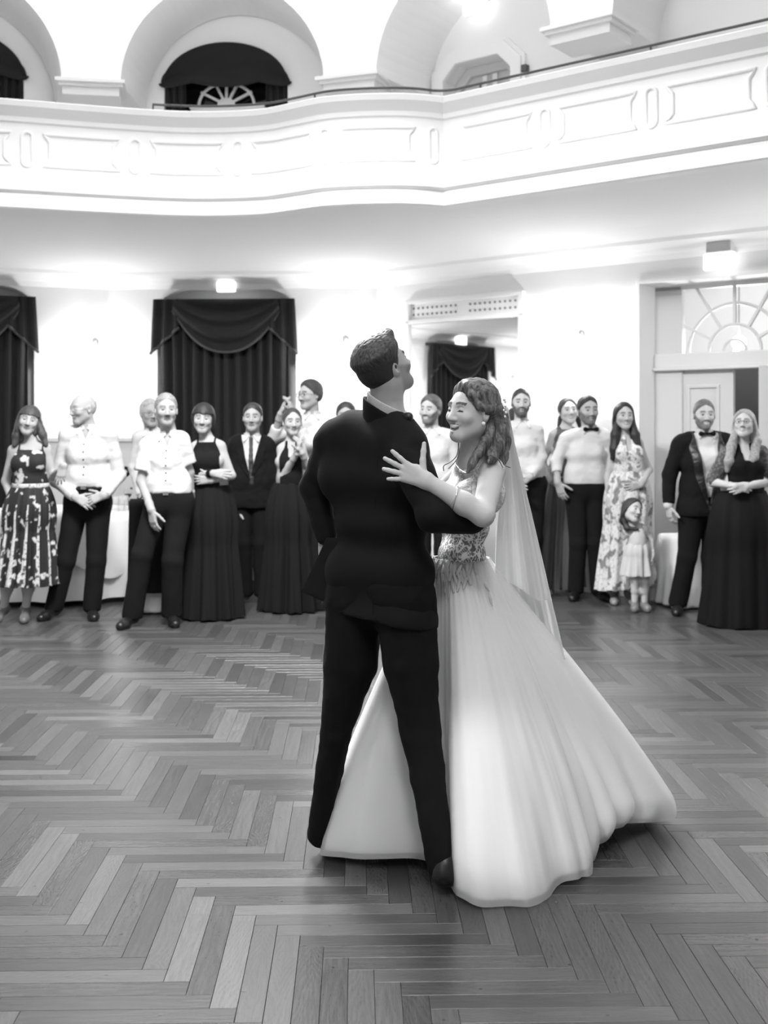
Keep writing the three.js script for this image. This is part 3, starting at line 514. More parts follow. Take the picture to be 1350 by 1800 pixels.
// ---------------------------------------------------------------- herringbone floor
{
  const W = 0.0715, L = 0.556, A = -1.37 * PI / 180, ux = [cos(A), -sin(A)], ua = [sin(A), cos(A)];    // axes in plan [x, d]
  const anchor = [(313 - CX) / FOCAL * (FOCAL * EYE / (1544.6 - CY)), FOCAL * EYE / (1544.6 - CY)];  // far right corner of one plank
  const w2 = (u, v) => [anchor[0] + ux[0] * u + ua[0] * v, anchor[1] + ux[1] * u + ua[1] * v];
  const grain = [];
  for (let t = 0; t < 4; t++) {             // oak: growth lines, cathedral figure, pores
    const w = 512, h = 128, data = new Uint8Array(w * h * 4), cxr = rnd(), amp = t % 2 ? 0.9 : 0.25, s = t * 13.7;
    for (let j = 0; j < h; j++) for (let i = 0; i < w; i++) {
      const x = i / w, y = j / h - 0.5, bow = amp * (x - cxr) * (x - cxr) * (1.5 + t * 0.4);
      const ring = sin((abs(y + 0.12 * noise(x * 2.2, 1, s)) * 2.2 + bow + 0.25 * noise(x * 3, y * 3, s)) * (t % 2 ? 34 : 16) + 2 * noise(x * 8, y * 10, s));
      let v = 0.78 + 0.07 * ring + 0.13 * noise(x * 5, y * 26, s + 2) + 0.12 * noise(x * 14, y * 70, s + 4) + 0.1 * noise(x * 3, y * 5, s + 5);
      if (noise(x * 22, y * 110, s + 9) > 0.36) v -= 0.2;
      if (hypot((x - cxr) * 4, y * 1.1 - 0.2) < 0.035) v *= 0.4;
      const b = clamp(v) * 255, o = (j * w + i) * 4; data[o] = data[o + 1] = data[o + 2] = b; data[o + 3] = 255;
    }
    const tx = new THREE.DataTexture(data, w, h); tx.wrapS = tx.wrapT = THREE.RepeatWrapping; tx.magFilter = THREE.LinearFilter; tx.minFilter = THREE.LinearFilter; tx.needsUpdate = true; grain.push(tx);
  }
  const TONES = 7, mats = grain.map((tx, t) => [...Array(TONES)].map((_, k) => new THREE.MeshPhysicalMaterial({ color: grey(FLOOR.lo + (FLOOR.hi - FLOOR.lo) * pow(k / (TONES - 1), 1.2)), map: tx, roughness: FLOOR.rough + 0.07 * (k % 3), specularIntensity: FLOOR.spec, bumpMap: tx, bumpScale: 0.0006 })));
  const plankGeo = (seed) => {              // a board with eased edges; top at y = 0
    const c = 0.0012, gx = L / 2 - 0.0004, gz = W / 2 - 0.0004, h = 0.02, g = new THREE.BufferGeometry(), top = [[-gx + c, 0, -gz + c], [gx - c, 0, -gz + c], [gx - c, 0, gz - c], [-gx + c, 0, gz - c]], mid = [[-gx, -c, -gz], [gx, -c, -gz], [gx, -c, gz], [-gx, -c, gz]], bot = mid.map((p) => [p[0], -h, p[2]]);
    const pos = [], uv = []; const q = (a, b, cc, d) => { for (const p of [a, d, cc, a, cc, b]) { pos.push(...p); uv.push(p[0] / 0.6 + 0.5 + seed * 0.37, p[2] / 0.15 + 0.5 + seed * 0.23); } };
    q(top[0], top[1], top[2], top[3]);
    for (let i = 0; i < 4; i++) { const k = (i + 1) % 4; q(mid[i], mid[k], top[k], top[i]); q(bot[i], bot[k], mid[k], mid[i]); }
    g.setAttribute('position', new THREE.Float32BufferAttribute(pos, 3)); g.setAttribute('uv', new THREE.Float32BufferAttribute(uv, 2)); g.computeVertexNormals(); return g;
  };
  const geos = [0, 1, 2, 3, 4, 5].map(plankGeo), list = [];
  const inRoom = (x, d) => d > 0.8 && d < 11.9 && x > -5.5 && x < 5 && 0.611 * x + 0.792 * d < 9.62 && -0.342 * x + 0.94 * d < 12.25;
  for (let a = -120; a < 120; a++) for (let b = -14; b < 14; b++) for (const vert of [0, 1]) {
    // lattice (W, -W) and (L, L); the anchor is the far right corner of upright plank 0
    const u0 = a * W + b * L, v0 = -a * W + b * L;
    const cu = vert ? u0 - W / 2 : u0 - W - L / 2 , cv = vert ? v0 - L / 2 : v0 - L + W / 2;
    const [x, d] = w2(cu, cv); if (!inRoom(x, d)) continue;
    const px = CX + x / d * FOCAL, py = CY + EYE / d * FOCAL, seen = px > -90 && px < 1440 && py < 1900;
    list.push({ x, d, vert, size: seen ? 1 / (d * d * d) : 0, tone: clamp(0.5 + 0.55 * (rnd() - 0.5) + (rnd() < 0.12 ? 0.4 * (rnd() - 0.4) : 0)), t: floor(rnd() * 4), k: floor(rnd() * 6), dy: -0.0003 * rnd(), roll: 0.0018 * (rnd() - 0.5) });
  }
  list.sort((p, q) => q.size - p.size);
  const far = [[], [], [], []], mtx = new THREE.Matrix4(), eul = new THREE.Euler();
  list.forEach((p, i) => {
    const turn = -A + (p.vert ? PI / 2 : 0) + (p.t > 1 ? PI : 0);
    if (i < 300 && p.size) {
      const m = new THREE.Mesh(geos[p.k], mats[p.t][floor(p.tone * (TONES - 0.01))]); m.name = 'plank'; m.receiveShadow = true;
      m.position.set(p.x, p.dy, -p.d); m.rotation.set(0, turn, 0); m.rotateX(p.roll); floorGroup.add(m);
    } else {
      const g = geos[p.k].clone(); mtx.makeRotationFromEuler(eul.set(0, turn, 0)).setPosition(p.x, p.dy, -p.d); g.applyMatrix4(mtx);
      far[p.t].push(tint(g, FLOOR.lo + (FLOOR.hi - FLOOR.lo) * pow(p.tone, 1.2)));
    }
  });
  const rest = far.map((l) => mergeGeometries(l)), all = mergeGeometries(rest, true);
  const o = new THREE.Mesh(all, grain.map((tx) => new THREE.MeshPhysicalMaterial({ vertexColors: true, map: tx, roughness: FLOOR.rough + 0.05, specularIntensity: FLOOR.spec, bumpMap: tx, bumpScale: 0.0006 })));
  o.name = 'planks'; o.receiveShadow = true; o.userData.kind = 'stuff'; floorGroup.add(o);
}
// ---------------------------------------------------------------- heads, hands, feet
// local axes of a head: x towards image right when it faces the lens, y up, z out of the face; yaw turns the face to image right, pitch lifts it, roll tips it to image right
function axes(yaw, pitch = 0, roll = 0) {
  const e = new THREE.Euler(-pitch, yaw, -roll, 'YXZ'), m = new THREE.Matrix4().makeRotationFromEuler(e).elements;
  return [[m[0], m[1], m[2]], [m[4], m[5], m[6]], [m[8], m[9], m[10]]];
}
function headFrame(c, yaw, pitch, roll, s = 1) {
  const A = axes(yaw, pitch, roll);
  return { c, A, s,
    w: (x, y, z) => [0, 1, 2].map((i) => c[i] + s * (A[0][i] * x + A[1][i] * y + A[2][i] * z)),
    l: (X, Y, Z) => { const a = X - c[0], b = Y - c[1], d = Z - c[2]; return [(a * A[0][0] + b * A[0][1] + d * A[0][2]) / s, (a * A[1][0] + b * A[1][1] + d * A[1][2]) / s, (a * A[2][0] + b * A[2][1] + d * A[2][2]) / s]; } };
}
const inHead = (h, f, R = 0.3) => prim((X, Y, Z) => { const p = h.l(X, Y, Z); return f(p[0], p[1], p[2]) * h.s; }, h.c.map((v) => v - R * h.s), h.c.map((v) => v + R * h.s));
const SK = 0.41;                            // reflectance of lit skin
function headField(o) {                     // o: male, jaw, smile, laugh, beard
  const j = o.jaw ?? 1, parts = [
    ell([0, 0.028, -0.016], [0.073, 0.092, 0.096]), ell([0, -0.006, 0.026], [0.064, 0.082, 0.064]),
    rc([0, -0.045, 0.018], [0, -0.086, 0.056], 0.054, 0.024 * j), rc([-0.046, -0.048, -0.004], [-0.014, -0.09, 0.056], 0.019 * j, 0.017 * j), rc([0.046, -0.048, -0.004], [0.014, -0.09, 0.056], 0.019 * j, 0.017 * j),
  ];
  const base = U(0.03, parts), face = U(0.018, [base, ell([-0.038, -0.02, 0.06], [0.026, 0.022, 0.022]), ell([0.038, -0.02, 0.06], [0.026, 0.022, 0.022]), rc([-0.036, 0.029, 0.074], [0.036, 0.029, 0.074], 0.008)]);
  const nose = U(0.01, [rc([0, 0.016, 0.082], [0, -0.026, 0.103], 0.008, 0.0115), ell([-0.011, -0.03, 0.094], [0.008, 0.007, 0.009]), ell([0.011, -0.03, 0.094], [0.008, 0.007, 0.009])]);
  const sock = U(0.001, [ell([-0.031, 0.01, 0.093], [0.017, 0.011, 0.015]), ell([0.031, 0.01, 0.093], [0.017, 0.011, 0.015])]);
  const eyes = U(0.001, [ell([-0.031, 0.009, 0.074], [0.0125, 0.0105, 0.0125]), ell([0.031, 0.009, 0.074], [0.0125, 0.0105, 0.0125])]);
  const sm = o.laugh ? 0.011 : o.smile ? 0.006 : 0, mw = o.laugh ? 0.03 : o.smile ? 0.024 : 0.019, lo = o.laugh ? -0.073 : -0.066, lips = U(0.006, [rc([-mw, -0.056 + sm, 0.074], [0, -0.0535, 0.085], 0.004, 0.0065), rc([mw, -0.056 + sm, 0.074], [0, -0.0535, 0.085], 0.004, 0.0065), rc([-mw * 0.7, lo + sm * 0.6, 0.074], [0, lo - 0.001, 0.082], 0.004, 0.007), rc([mw * 0.7, lo + sm * 0.6, 0.074], [0, lo - 0.001, 0.082], 0.004, 0.007)]);
  const laughCut = ell([0, -0.06, 0.088], [0.028, 0.014, 0.018]);
  const ear = (e) => { const a = ell([e * 0.077, 0.0, -0.012], [0.011, 0.031, 0.019], axes(e * 0.35, 0.12, 0)), b = ell([e * 0.087, 0.002, -0.006], [0.008, 0.017, 0.009]); return minus(a, b, 0.004); };
  const e1 = ear(1), e2 = ear(-1);
  return (x, y, z) => {
    let d = face(x, y, z); d = smax(d, -sock(x, y, z), 0.012); d = smin(d, eyes(x, y, z), 0.004); d = smin(d, nose(x, y, z), 0.012); d = smin(d, lips(x, y, z), 0.006);
    if (o.laugh) d = smax(d, -laughCut(x, y, z), 0.004);
    return min(smin(d, e1(x, y, z), 0.006), smin(d, e2(x, y, z), 0.006));
  };
}
function faceTone(o) {                      // natural colouring of a face: brows, lashes, lips, beard
  const t = o.tone ?? SK, br = o.brow ?? 0.1;
  return (x, y, z) => {
    let v = t; const ax = abs(x);
    if (o.beard) { const edge = -0.03 - 0.02 * sstep(0.02, 0.06, ax) + (ax > 0.045 ? (ax - 0.045) * 2.2 : 0), b = sstep(edge, edge - 0.015, y) * sstep(-0.015, 0.01, z) * (hypot(x * 0.8, y + 0.059) < 0.017 ? 0.35 : 1) * sstep(-0.14, -0.115, y); v = lerp(v, o.beard, b * 0.85); }
    if (o.moustache && z > 0.07 && abs(y + 0.045) < 0.006 && ax < 0.028) v = lerp(v, o.moustache, 0.8);
    if (z > 0.05) {
      const by = 0.031 + 0.004 * (1 - pow((ax - 0.03) / 0.02, 2)); if (abs(y - by) < 0.0052 && ax > 0.012 && ax < 0.05) v = lerp(v, br * 0.8, 0.9);
      const ey = o.closed ? 0.004 : 0.0075, q = pow((ax - 0.031) / 0.015, 2) + pow((y - ey + (o.closed ? 12 * (ax - 0.031) * (ax - 0.031) : 0)) / (o.closed ? 0.004 : 0.0066), 2);
      if (q < 1) { const ir = hypot(ax - 0.03, y - ey - 0.001) < 0.0078; v = lerp(v, o.closed || ir || y > ey + 0.0022 ? 0.015 : t * 0.8, 0.9 * sstep(1, 0.7, q)); }
      const sm = o.smile ? 0.006 : 0, my = -0.06 + sm * pow(min(ax / 0.024, 1), 2); if (ax < 0.024 && y < my + 0.010 && y > my - 0.013 && !o.beard) v = lerp(v, t * 0.45, 0.8);
      if (abs(y - my) < 0.003 && ax < 0.022) v = lerp(v, o.smile && !o.shut ? 0.72 : 0.08, 0.8);
      if (y < -0.034 && y > -0.042 && ax < 0.014 && z > 0.088) v *= 0.6;
    }
    return v;
  };
}
// hair: strand shading follows the flow given by fn
const strands = (v, k = 0.5, s = 1) => (x, y, z) => v * (1 + k * (noise(x * 180 * s, y * 20 * s, z * 180 * s) + 0.6 * noise(x * 420 * s, y * 40 * s, z * 420 * s)));
const combed = (h, v, k = 0.6) => (X, Y, Z) => { const [x, y, z] = h.l(X, Y, Z), a = atan2(y + 0.02, z + 0.02); return v * max(0.25, 1 + k * (noise(x * 230, a * 7, 3) + 0.8 * noise(x * 520, a * 12, 7)) + 0.3 * noise(x * 30, y * 30, z * 30)); };
function shortHair(h, o = {}) {
  const t = o.t ?? 0.012, line = o.line ?? 0.078, base = ell([0, 0.03, -0.017], [0.0735, 0.0925, 0.0965]), nape = o.nape ?? -0.062;
  return inHead(h, (x, y, z) => {
    const a = atan2(y + 0.02, z + 0.02), front = z - (0.012 + 0.74 * (y + (0.078 - line)) - (abs(x) < 0.045 ? 0.35 * max(0, 0.045 - abs(x)) : 0)) + 0.004 * noise(x * 200, y * 60, 1), low = nape - y - 0.15 * abs(x), edge = max(front, low);
    let d = base(x, y, z) - 0.0015 - t * sstep(0.002, -0.035, edge) - t * 0.35 * sstep(0.04, 0.1, y) + 0.0022 * noise(x * 160, a * 5, 5) + 0.002 * noise(x * 60, y * 40, z * 40);
    d = smax(d, edge, 0.003);
    if (o.bald) d = max(d, y - 0.035 + 0.3 * (z + 0.02));
    if (o.quiff) d = smin(d, ell([0.0, 0.112, 0.045], [0.042, 0.026, 0.042])(x, y, z), 0.02);
    return d;
  }, 0.16);
}
function longHair(h, drops, o = {}) {       // cap of hair plus tresses given as world-space chains [[p, r], ...]
  const t = o.t ?? 0.016, line = o.line ?? 0.07, base = ell([0, 0.03, -0.02], [0.076 + t, 0.093 + t, 0.098 + t]), side = U(0.02, [ell([-0.07, -0.04, -0.02], [0.03, 0.08, 0.05]), ell([0.07, -0.04, -0.02], [0.03, 0.08, 0.05])]);
  const cap = inHead(h, (x, y, z) => {
    let d = base(x, y, z); if (!o.up) d = smin(d, side(x, y, z), 0.02);
    const part = 0.02 * sstep(0.05, 0.0, abs(x)), f = o.bangs ? z - (y > 0.045 ? 0.16 : 0.02 + 0.3 * max(0, y)) : z - (0.018 + 0.62 * (y + (0.07 - line)) - part);
    d = smax(d, f, 0.01); d = smax(d, (o.up ? -0.055 : -0.1) - y, 0.01);
    return d + 0.003 * noise(x * 70, y * 30, z * 70);
  }, 0.18);
  const ch = drops.map((c) => U(0.02, c.slice(1).map((q, i) => rc(c[i][0], q[0], c[i][1], q[1]))));
  return U(0.02, [cap, ...ch.map((f) => wrinkle(f, 0.005, 40, 9, 40))]);
}
// a hand: wrist point, finger direction, direction the palm faces, side of the thumb (+1 along dir x palm)
function handField(w, dir, palm, thumb, { s = 1, curl = 0.35, spread = 0.12, thumbOut = 0.9, curls, thumbCurl = 0.25, lift = 0 } = {}) {
  const d = norm3(dir); let n = norm3(sub3(palm, d.map((v) => v * dot3(palm, d)))); const t = cross3(d, n).map((v) => v * thumb);
  const P = (a, b, c) => add3(add3(add3(w, d, a * s), t, b * s), n, c * s);
  const K = [[0.086, 0.028], [0.09, 0.009], [0.086, -0.01], [0.078, -0.027]], len = [0.072, 0.08, 0.073, 0.056], palmBones = [], chains = [];
  K.forEach(([a, b], i) => palmBones.push(rc(P(0.0, b * 0.55, 0), P(a, b, 0), 0.0145 * s, 0.0115 * s)));
  palmBones.push(rc(P(0.02, 0.012, 0.006), P(0.05, 0.03, 0.008), 0.014 * s, 0.012 * s));
  K.forEach(([a, b], i) => {
    const c = curls ? curls[i] : curl, ang = (i - 1.35) * -spread; let p = P(a, b, 0), th = c * 0.6 + lift; const segs = [];
    [0.46, 0.3, 0.24].forEach((q, k) => {
      const r0 = (0.0098 - k * 0.0008 - (i === 3 ? 0.0012 : 0)) * s, r1 = r0 - 0.0007 * s, m = cos(th);
      const v = [0, 1, 2].map((x) => d[x] * m * cos(ang) + t[x] * m * sin(ang) + n[x] * sin(th)), e = add3(p, v, len[i] * q * s);
      segs.push(rc(p, e, r0, r1)); p = e; th += c;
    });
    chains.push(U(0.004 * s, segs));
  });
  { const v1 = [0, 1, 2].map((x) => d[x] * cos(thumbOut) + t[x] * sin(thumbOut) + n[x] * 0.2), v2 = [0, 1, 2].map((x) => d[x] * cos(thumbOut - thumbCurl) + t[x] * sin(thumbOut - thumbCurl) + n[x] * 0.25);
    const a = P(0.02, 0.022, 0.004), b = add3(a, v1, 0.045 * s), c = add3(b, v2, 0.034 * s), e = add3(c, v2, 0.028 * s); chains.push(U(0.006 * s, [rc(a, b, 0.0135 * s, 0.0115 * s), rc(b, c, 0.0108 * s, 0.0098 * s), rc(c, e, 0.0098 * s, 0.0078 * s)])); }
  const pm = U(0.016 * s, palmBones);
  const f = prim((x, y, z) => { let q = pm(x, y, z); for (const c of chains) q = smin(q, c(x, y, z), 0.005 * s); return q; }, [0, 1, 2].map((i) => min(pm.lo[i], ...chains.map((c) => c.lo[i]))), [0, 1, 2].map((i) => max(pm.hi[i], ...chains.map((c) => c.hi[i]))));
  f.palm = P(0.05, 0, 0); return f;
}
function shoeField(heel, dir, len = 0.27, { heelH = 0.02, slim = 1 } = {}) {
  const d = norm3([dir[0], 0, dir[2]]), y = heel[1], P = (a, h) => [heel[0] + d[0] * a, y + h, heel[2] + d[2] * a];
  const f = U(0.03, [rc(P(0.03, 0.05 + heelH), P(0.05, 0.04 + heelH), 0.036 * slim, 0.038 * slim), rc(P(0.06, 0.045 + heelH * 0.8), P(len * 0.62, 0.032), 0.038 * slim, 0.04 * slim), rc(P(len * 0.62, 0.03), P(len - 0.05, 0.026), 0.042 * slim, 0.034 * slim), rc(P(0.035, 0.05 + heelH), P(0.04, 0.1), 0.038 * slim, 0.042 * slim)]);
  return cut(f, above(y + 0.002), 0.004);
}

// ---------------------------------------------------------------- guests
// joints are given as [px, py, nearer]: the pixel they are seen at and how much nearer than d they stand
function guest(o) {
  const d = o.d, w = (a) => at(a[0], a[1], d - (a[2] ?? 0)), male = o.male !== false, C = {};
  const sL = w(o.sh[0]), sR = w(o.sh[1]), N = w(o.neck), X = norm3([sR[0] - sL[0], 0, sR[2] - sL[2]]), Fw = cross3(X, [0, 1, 0]);
  const in1 = (p, e) => add3(add3(p, X, e * (male ? 0.05 : 0.042) * (o.child ?? 1)), [0, -1, 0], (male ? 0.048 : 0.04) * (o.child ?? 1));
  const SL = in1(sL, 1), SR = in1(sR, -1), base = [w(o.waist)[0], 0, w(o.waist)[2]];
  const g = thing('person', o.label, 'person', base, 0);
  const put = (name, geo, m, parent = g, label) => part(name, geo.translate(-base[0], 0, -base[2]), m, parent, label);
  const Wc = w(o.waist), hw = o.hw ?? 0.15, Hc = add3([Wc[0], o.hipY ?? Wc[1] - 0.16, Wc[2]], Fw, -0.01), gi = o.girth ?? 1, ck = o.child ?? 1;
  const lat = (c, k) => [add3(c, X, -k), add3(c, X, k)], capl = (c, half, r) => rc(...lat(c, max(half - r, 0.005)), r);
  const shw = hypot(SR[0] - SL[0], SR[2] - SL[2]) / 2, Ch = add3(mix3([(SL[0] + SR[0]) / 2, (SL[1] + SR[1]) / 2, (SL[2] + SR[2]) / 2], Wc, 0.36), Fw, 0.012);
  const torsoB = (q) => [rc(SL, SR, 0.05 * ck * (male ? 1 : 0.86) + q), rc(mix3(SL, N, 0.4), add3(N, [0, -0.04 * ck, 0]), 0.05 * ck + q, 0.05 * ck + q), rc(mix3(SR, N, 0.4), add3(N, [0, -0.04 * ck, 0]), 0.05 * ck + q, 0.05 * ck + q), capl(Ch, shw * (male ? 0.98 : 0.88) + q, 0.112 * gi * (male ? 1 : 0.88) + q), capl(mix3(Ch, Wc, 0.6), hw * 0.95 + q, 0.1 * gi + q), capl(Wc, hw + q, 0.1 * gi + q), capl(Hc, hw + (male ? 0.015 : 0.03) + q, 0.11 * gi + q), ...(male || ck < 1 ? [] : [ell(add3(add3(Ch, X, -0.075), Fw, 0.066), [0.058, 0.056, 0.05].map((v) => v + q)), ell(add3(add3(Ch, X, 0.075), Fw, 0.066), [0.058, 0.056, 0.05].map((v) => v + q))])];
  const ar = (male ? [0.052, 0.04, 0.03] : [0.043, 0.034, 0.025]).map((v) => v * ck), fat = o.armFat ?? 1;
  const arms = [[SL, o.armL, -1], [SR, o.armR, 1]].map(([S, a, e]) => a && { S, E: w(a.el), W: w(a.wr), a, e });
  const armB = (A, q, k = 1) => [rc(A.S, A.E, ar[0] * fat * k + q, ar[1] * fat * k + q), rc(A.E, A.W, ar[1] * fat * k + q, ar[2] * k + q)];
  const hd = w([o.head[0], o.head[1], o.head[3] ?? 0.03]), hs = o.head[2] / FOCAL * d / 0.232, H = headFrame(hd, o.yaw ?? 0, o.pitch ?? 0, o.roll ?? 0, hs);
  const neckB = rc(H.w(0, -0.05, -0.022), add3(N, Fw, -0.03), (male ? 0.056 : 0.046) * hs, (male ? 0.06 : 0.05) * ck);
  // legs
  const footL = o.feet && w(o.feet[0]), footR = o.feet && w(o.feet[1]), legs = [];
  if (o.feet) for (const [i, f, e] of [[0, footL, -1], [1, footR, 1]]) {
    f[1] = 0; const hip = add3(Hc, X, e * hw * 0.56), an = [f[0], 0.09, f[2]], kn = o.knees ? w(o.knees[i]) : add3(mix3(hip, an, 0.5), Fw, 0.03); legs.push({ hip, kn, an, e, f });
  }
  const legB = (l, q, k = 0) => k ? [rc(l.hip, l.kn, 0.09 * gi + q, 0.064 + q), rc(l.kn, l.an, 0.064 + q, 0.044 + q + k)] : [rc(l.hip, l.kn, 0.088 * gi * ck + q, 0.056 * ck + q), rc(l.kn, mix3(l.an, l.kn, 0.45), 0.054 * ck + q, 0.05 * ck + q), rc(mix3(l.an, l.kn, 0.45), l.an, 0.05 * ck + q, 0.036 * ck + q)];
  // one continuous body: trunk, arms and legs on one grid, head and hands on finer grids
  const tone = o.face?.tone ?? SK, trunk = U(0.05, [...torsoB(-0.006), neckB, ...legs.flatMap((l) => legB(l, -0.008))]), skinF = prim((x, y, z) => { let q = trunk(x, y, z); for (const A of C.armF) q = smin(q, A(x, y, z), 0.035); return q; }, trunk.lo.map((v) => v - 0.6), trunk.hi.map((v) => v + 0.4));
  C.armF = arms.filter(Boolean).map((A) => U(0.02, armB(A, -0.004)));
  skinF.lo = [0, 1, 2].map((i) => min(trunk.lo[i], ...C.armF.map((f) => f.lo[i]))); skinF.hi = [0, 1, 2].map((i) => max(trunk.hi[i], ...C.armF.map((f) => f.hi[i])));
  const pieces = [mesher(skinF, 0.013, () => tone)];
  const fo = { ...o.face, male }, hf = inHead(H, headField(fo), 0.15), ft = faceTone({ ...fo, tone });
  pieces.push(mesher(prim((x, y, z) => smin(hf(x, y, z), neckB(x, y, z), 0.02), hf.lo, hf.hi), 0.0034, (x, y, z) => ft(...H.l(x, y, z))));
  for (const A of arms) if (A && A.a.hand !== null) {
    const fd = A.a.dir ? norm3(A.a.dir) : norm3(sub3(A.W, A.E)), pl = A.a.palm ?? [-A.e, 0, -0.2];
    const hn = handField(add3(A.W, fd, 0.005), fd, pl, A.a.thumb ?? A.e * -1, { s: (male ? 1 : 0.9) * (o.hs ?? 1), curl: 0.3, ...A.a.opt }), fr = rc(mix3(A.W, A.E, 0.22), A.W, (ar[2] + 0.004) * 0.98, ar[2] * 0.9); pieces.push(mesher(U(0.02, [hn, fr]), 0.0045, () => tone * 0.97));
  }
  for (const p of pieces) { if (!p.index) throw 1; }
  const body = mergeGeometries(pieces); put('body', body, M.skin);
  // hair
  if (o.hair) { const hv = o.hairTone ?? 0.02, f = o.hair === 'short' ? shortHair(H, o.hairOpt) : longHair(H, (o.drops ?? []).map((c) => c.map(([px, py, nr, r]) => [w([px, py, nr]), r])), o.hairOpt); put('hair', mesher(f, o.hair === 'short' ? 0.0036 : 0.005, o.hair === 'short' ? combed(H, hv) : strands(hv, 0.6)), M.hair); }
  if (o.glasses) { const a = []; for (const e of [-1, 1]) { const r = []; for (let k = 0; k < 14; k++) { const t = k / 14 * 2 * PI; r.push(H.w(e * 0.032 + cos(t) * 0.022, 0.006 + sin(t) * 0.016, 0.098)); } a.push(tube(r, 0.0018, 28, 5, true), tube([H.w(e * 0.054, 0.01, 0.096), H.w(e * 0.078, 0.012, 0.05), H.w(e * 0.083, 0.01, -0.01)], 0.0016, 10, 5)); } a.push(tube([H.w(-0.01, 0.01, 0.098), H.w(0, 0.013, 0.103), H.w(0.01, 0.01, 0.098)], 0.0016, 8, 5)); put('glasses', merge(a), o.glasses === 'pale' ? M.silver : M.spectacles); }
  const T = { d, w, g, put, N, X, Fw, SL, SR, Wc, Hc, Ch, hw, shw, H, torsoB, armB, arms, legs, legB, capl, lat, neckB, gi, ck, male, base };
  for (const f of o.wear) f(T);
  return T;
}
const local = (T, c) => (x, y, z) => { const a = x - c[0], b = y - c[1], e = z - c[2]; return [a * T.X[0] + e * T.X[2], b, a * T.Fw[0] + e * T.Fw[2]]; };   // [across, up, forward] from c

const creased = (f, amp, seed) => prim((x, y, z) => { const q = f(x, y, z); return q > 0.05 || q < -0.05 ? q : q + amp * (abs(noise(x * 11 + y * 5 + seed, y * 13 - x * 4, z * 11)) - 0.25) + amp * 0.5 * abs(noise(x * 24 - y * 8, y * 30 + seed, z * 24)); }, f.lo, f.hi);
// shirts and jackets: the trunk and arms, looser, cut at hem, cuffs and neck
function top({ name = 'shirt', m = M.shirt, q = 0.012, hem = 0, blouse = 0.006, sleeve = 1, vee = 0, veeW = 0.075, tight = 0, wr = 0.007, arm = 1.04, skirt = 0, open = false, cell = 0.0095, color }) {
  return (T) => {
    const tr = [...T.torsoB(q), T.capl(add3(T.Wc, [0, 1, 0], 0.07), T.hw + q + blouse, 0.1 * T.gi + q + blouse * 0.7)];
    if (skirt) tr.push(T.capl(add3(T.Wc, [0, -1, 0], skirt), T.hw + 0.045, 0.125 * T.gi));
    const hy = T.Wc[1] + hem, fs = [cut(U(0.06, tr), (x, y, z) => hy - y, 0.006)];
    for (const A of T.arms) if (A && sleeve) {
      const s = typeof sleeve === 'number' ? sleeve : sleeve[A.e > 0 ? 1 : 0]; let f = U(0.02, T.armB(A, q * 0.9, arm));
      if (s < 1) { const p = mix3(A.S, A.E, s), pl = side(p, norm3(sub3(A.E, A.S))), up = rc(A.S, A.E, 0.062 * arm, 0.06 * arm); f = cut(up, pl, 0.004); }
      else { const k = s - 1, p = mix3(A.E, A.W, 0.97 - k), n = norm3(sub3(A.W, A.E)), pl = side(p, n); f = prim(((ff) => (x, y, z) => { const e = pl(x, y, z), dx = x - p[0], dy = y - p[1], dz = z - p[2]; return dx * dx + dy * dy + dz * dz < 0.03 ? smax(ff(x, y, z), e, 0.006) : ff(x, y, z); })(f), f.lo, f.hi); }
      fs.push(f);
    }
    let f = U(0.03, fs); f = creased(wrinkle(f, wr * 0.7, 7, 15, 7, T.d * 3.1), wr * 1.1, T.d);
    const nk = T.neckB; f = minus(f, off(nk, 0.008), 0.008);
    if (!T.male || vee < 0) f = f;
    if (vee > 0) { const L = local(T, T.N); f = minus(f, (x, y, z) => { const l = L(x, y, z); return max(-(l[2] - 0.0), abs(l[0]) - veeW * (1 + l[1] / vee), -vee - l[1], l[1] - 0.1); }, 0.006); }
    if (color) T.put(name, mesher(f, cell, (x, y, z) => color(x, y, z, T)), M.patterned); else T.put(name, mesher(f, cell), m);
    T[name] = f;
  };
}
const collar = (m = M.shirt, h = 0.036) => (T) => {
  const nk = norm3(sub3(T.H.w(0, -0.05, -0.022), T.N)), up = norm3(add3(nk, T.Fw, -0.25)), c = add3(T.N, up, 0.012), L = local(T, T.N);
  const f = cut(cut(minus(off(T.neckB, 0.017), off(T.neckB, 0.008)), side(add3(c, up, h * 0.7), up)), side(add3(c, up, -0.035), up.map((v) => -v)));
  const flap = (e) => { const P = (x, y, z) => add3(add3(add3(T.N, T.X, e * x), T.Fw, z), [0, 1, 0], y); return U(0.008, [rc(P(0.022, 0.016, 0.055), P(0.058, -0.028, 0.082), 0.009, 0.006), rc(P(0.05, 0.022, 0.02), P(0.06, -0.026, 0.08), 0.008, 0.006), rc(P(0.022, 0.016, 0.055), P(0.05, 0.022, 0.02), 0.01, 0.01)]); };
  T.put('collar', mesher(U(0.006, [minus(f, (x, y, z) => { const l = L(x, y, z); return max(-l[2], abs(l[0]) - 0.014); }), flap(1), flap(-1)]), 0.005), m);
};
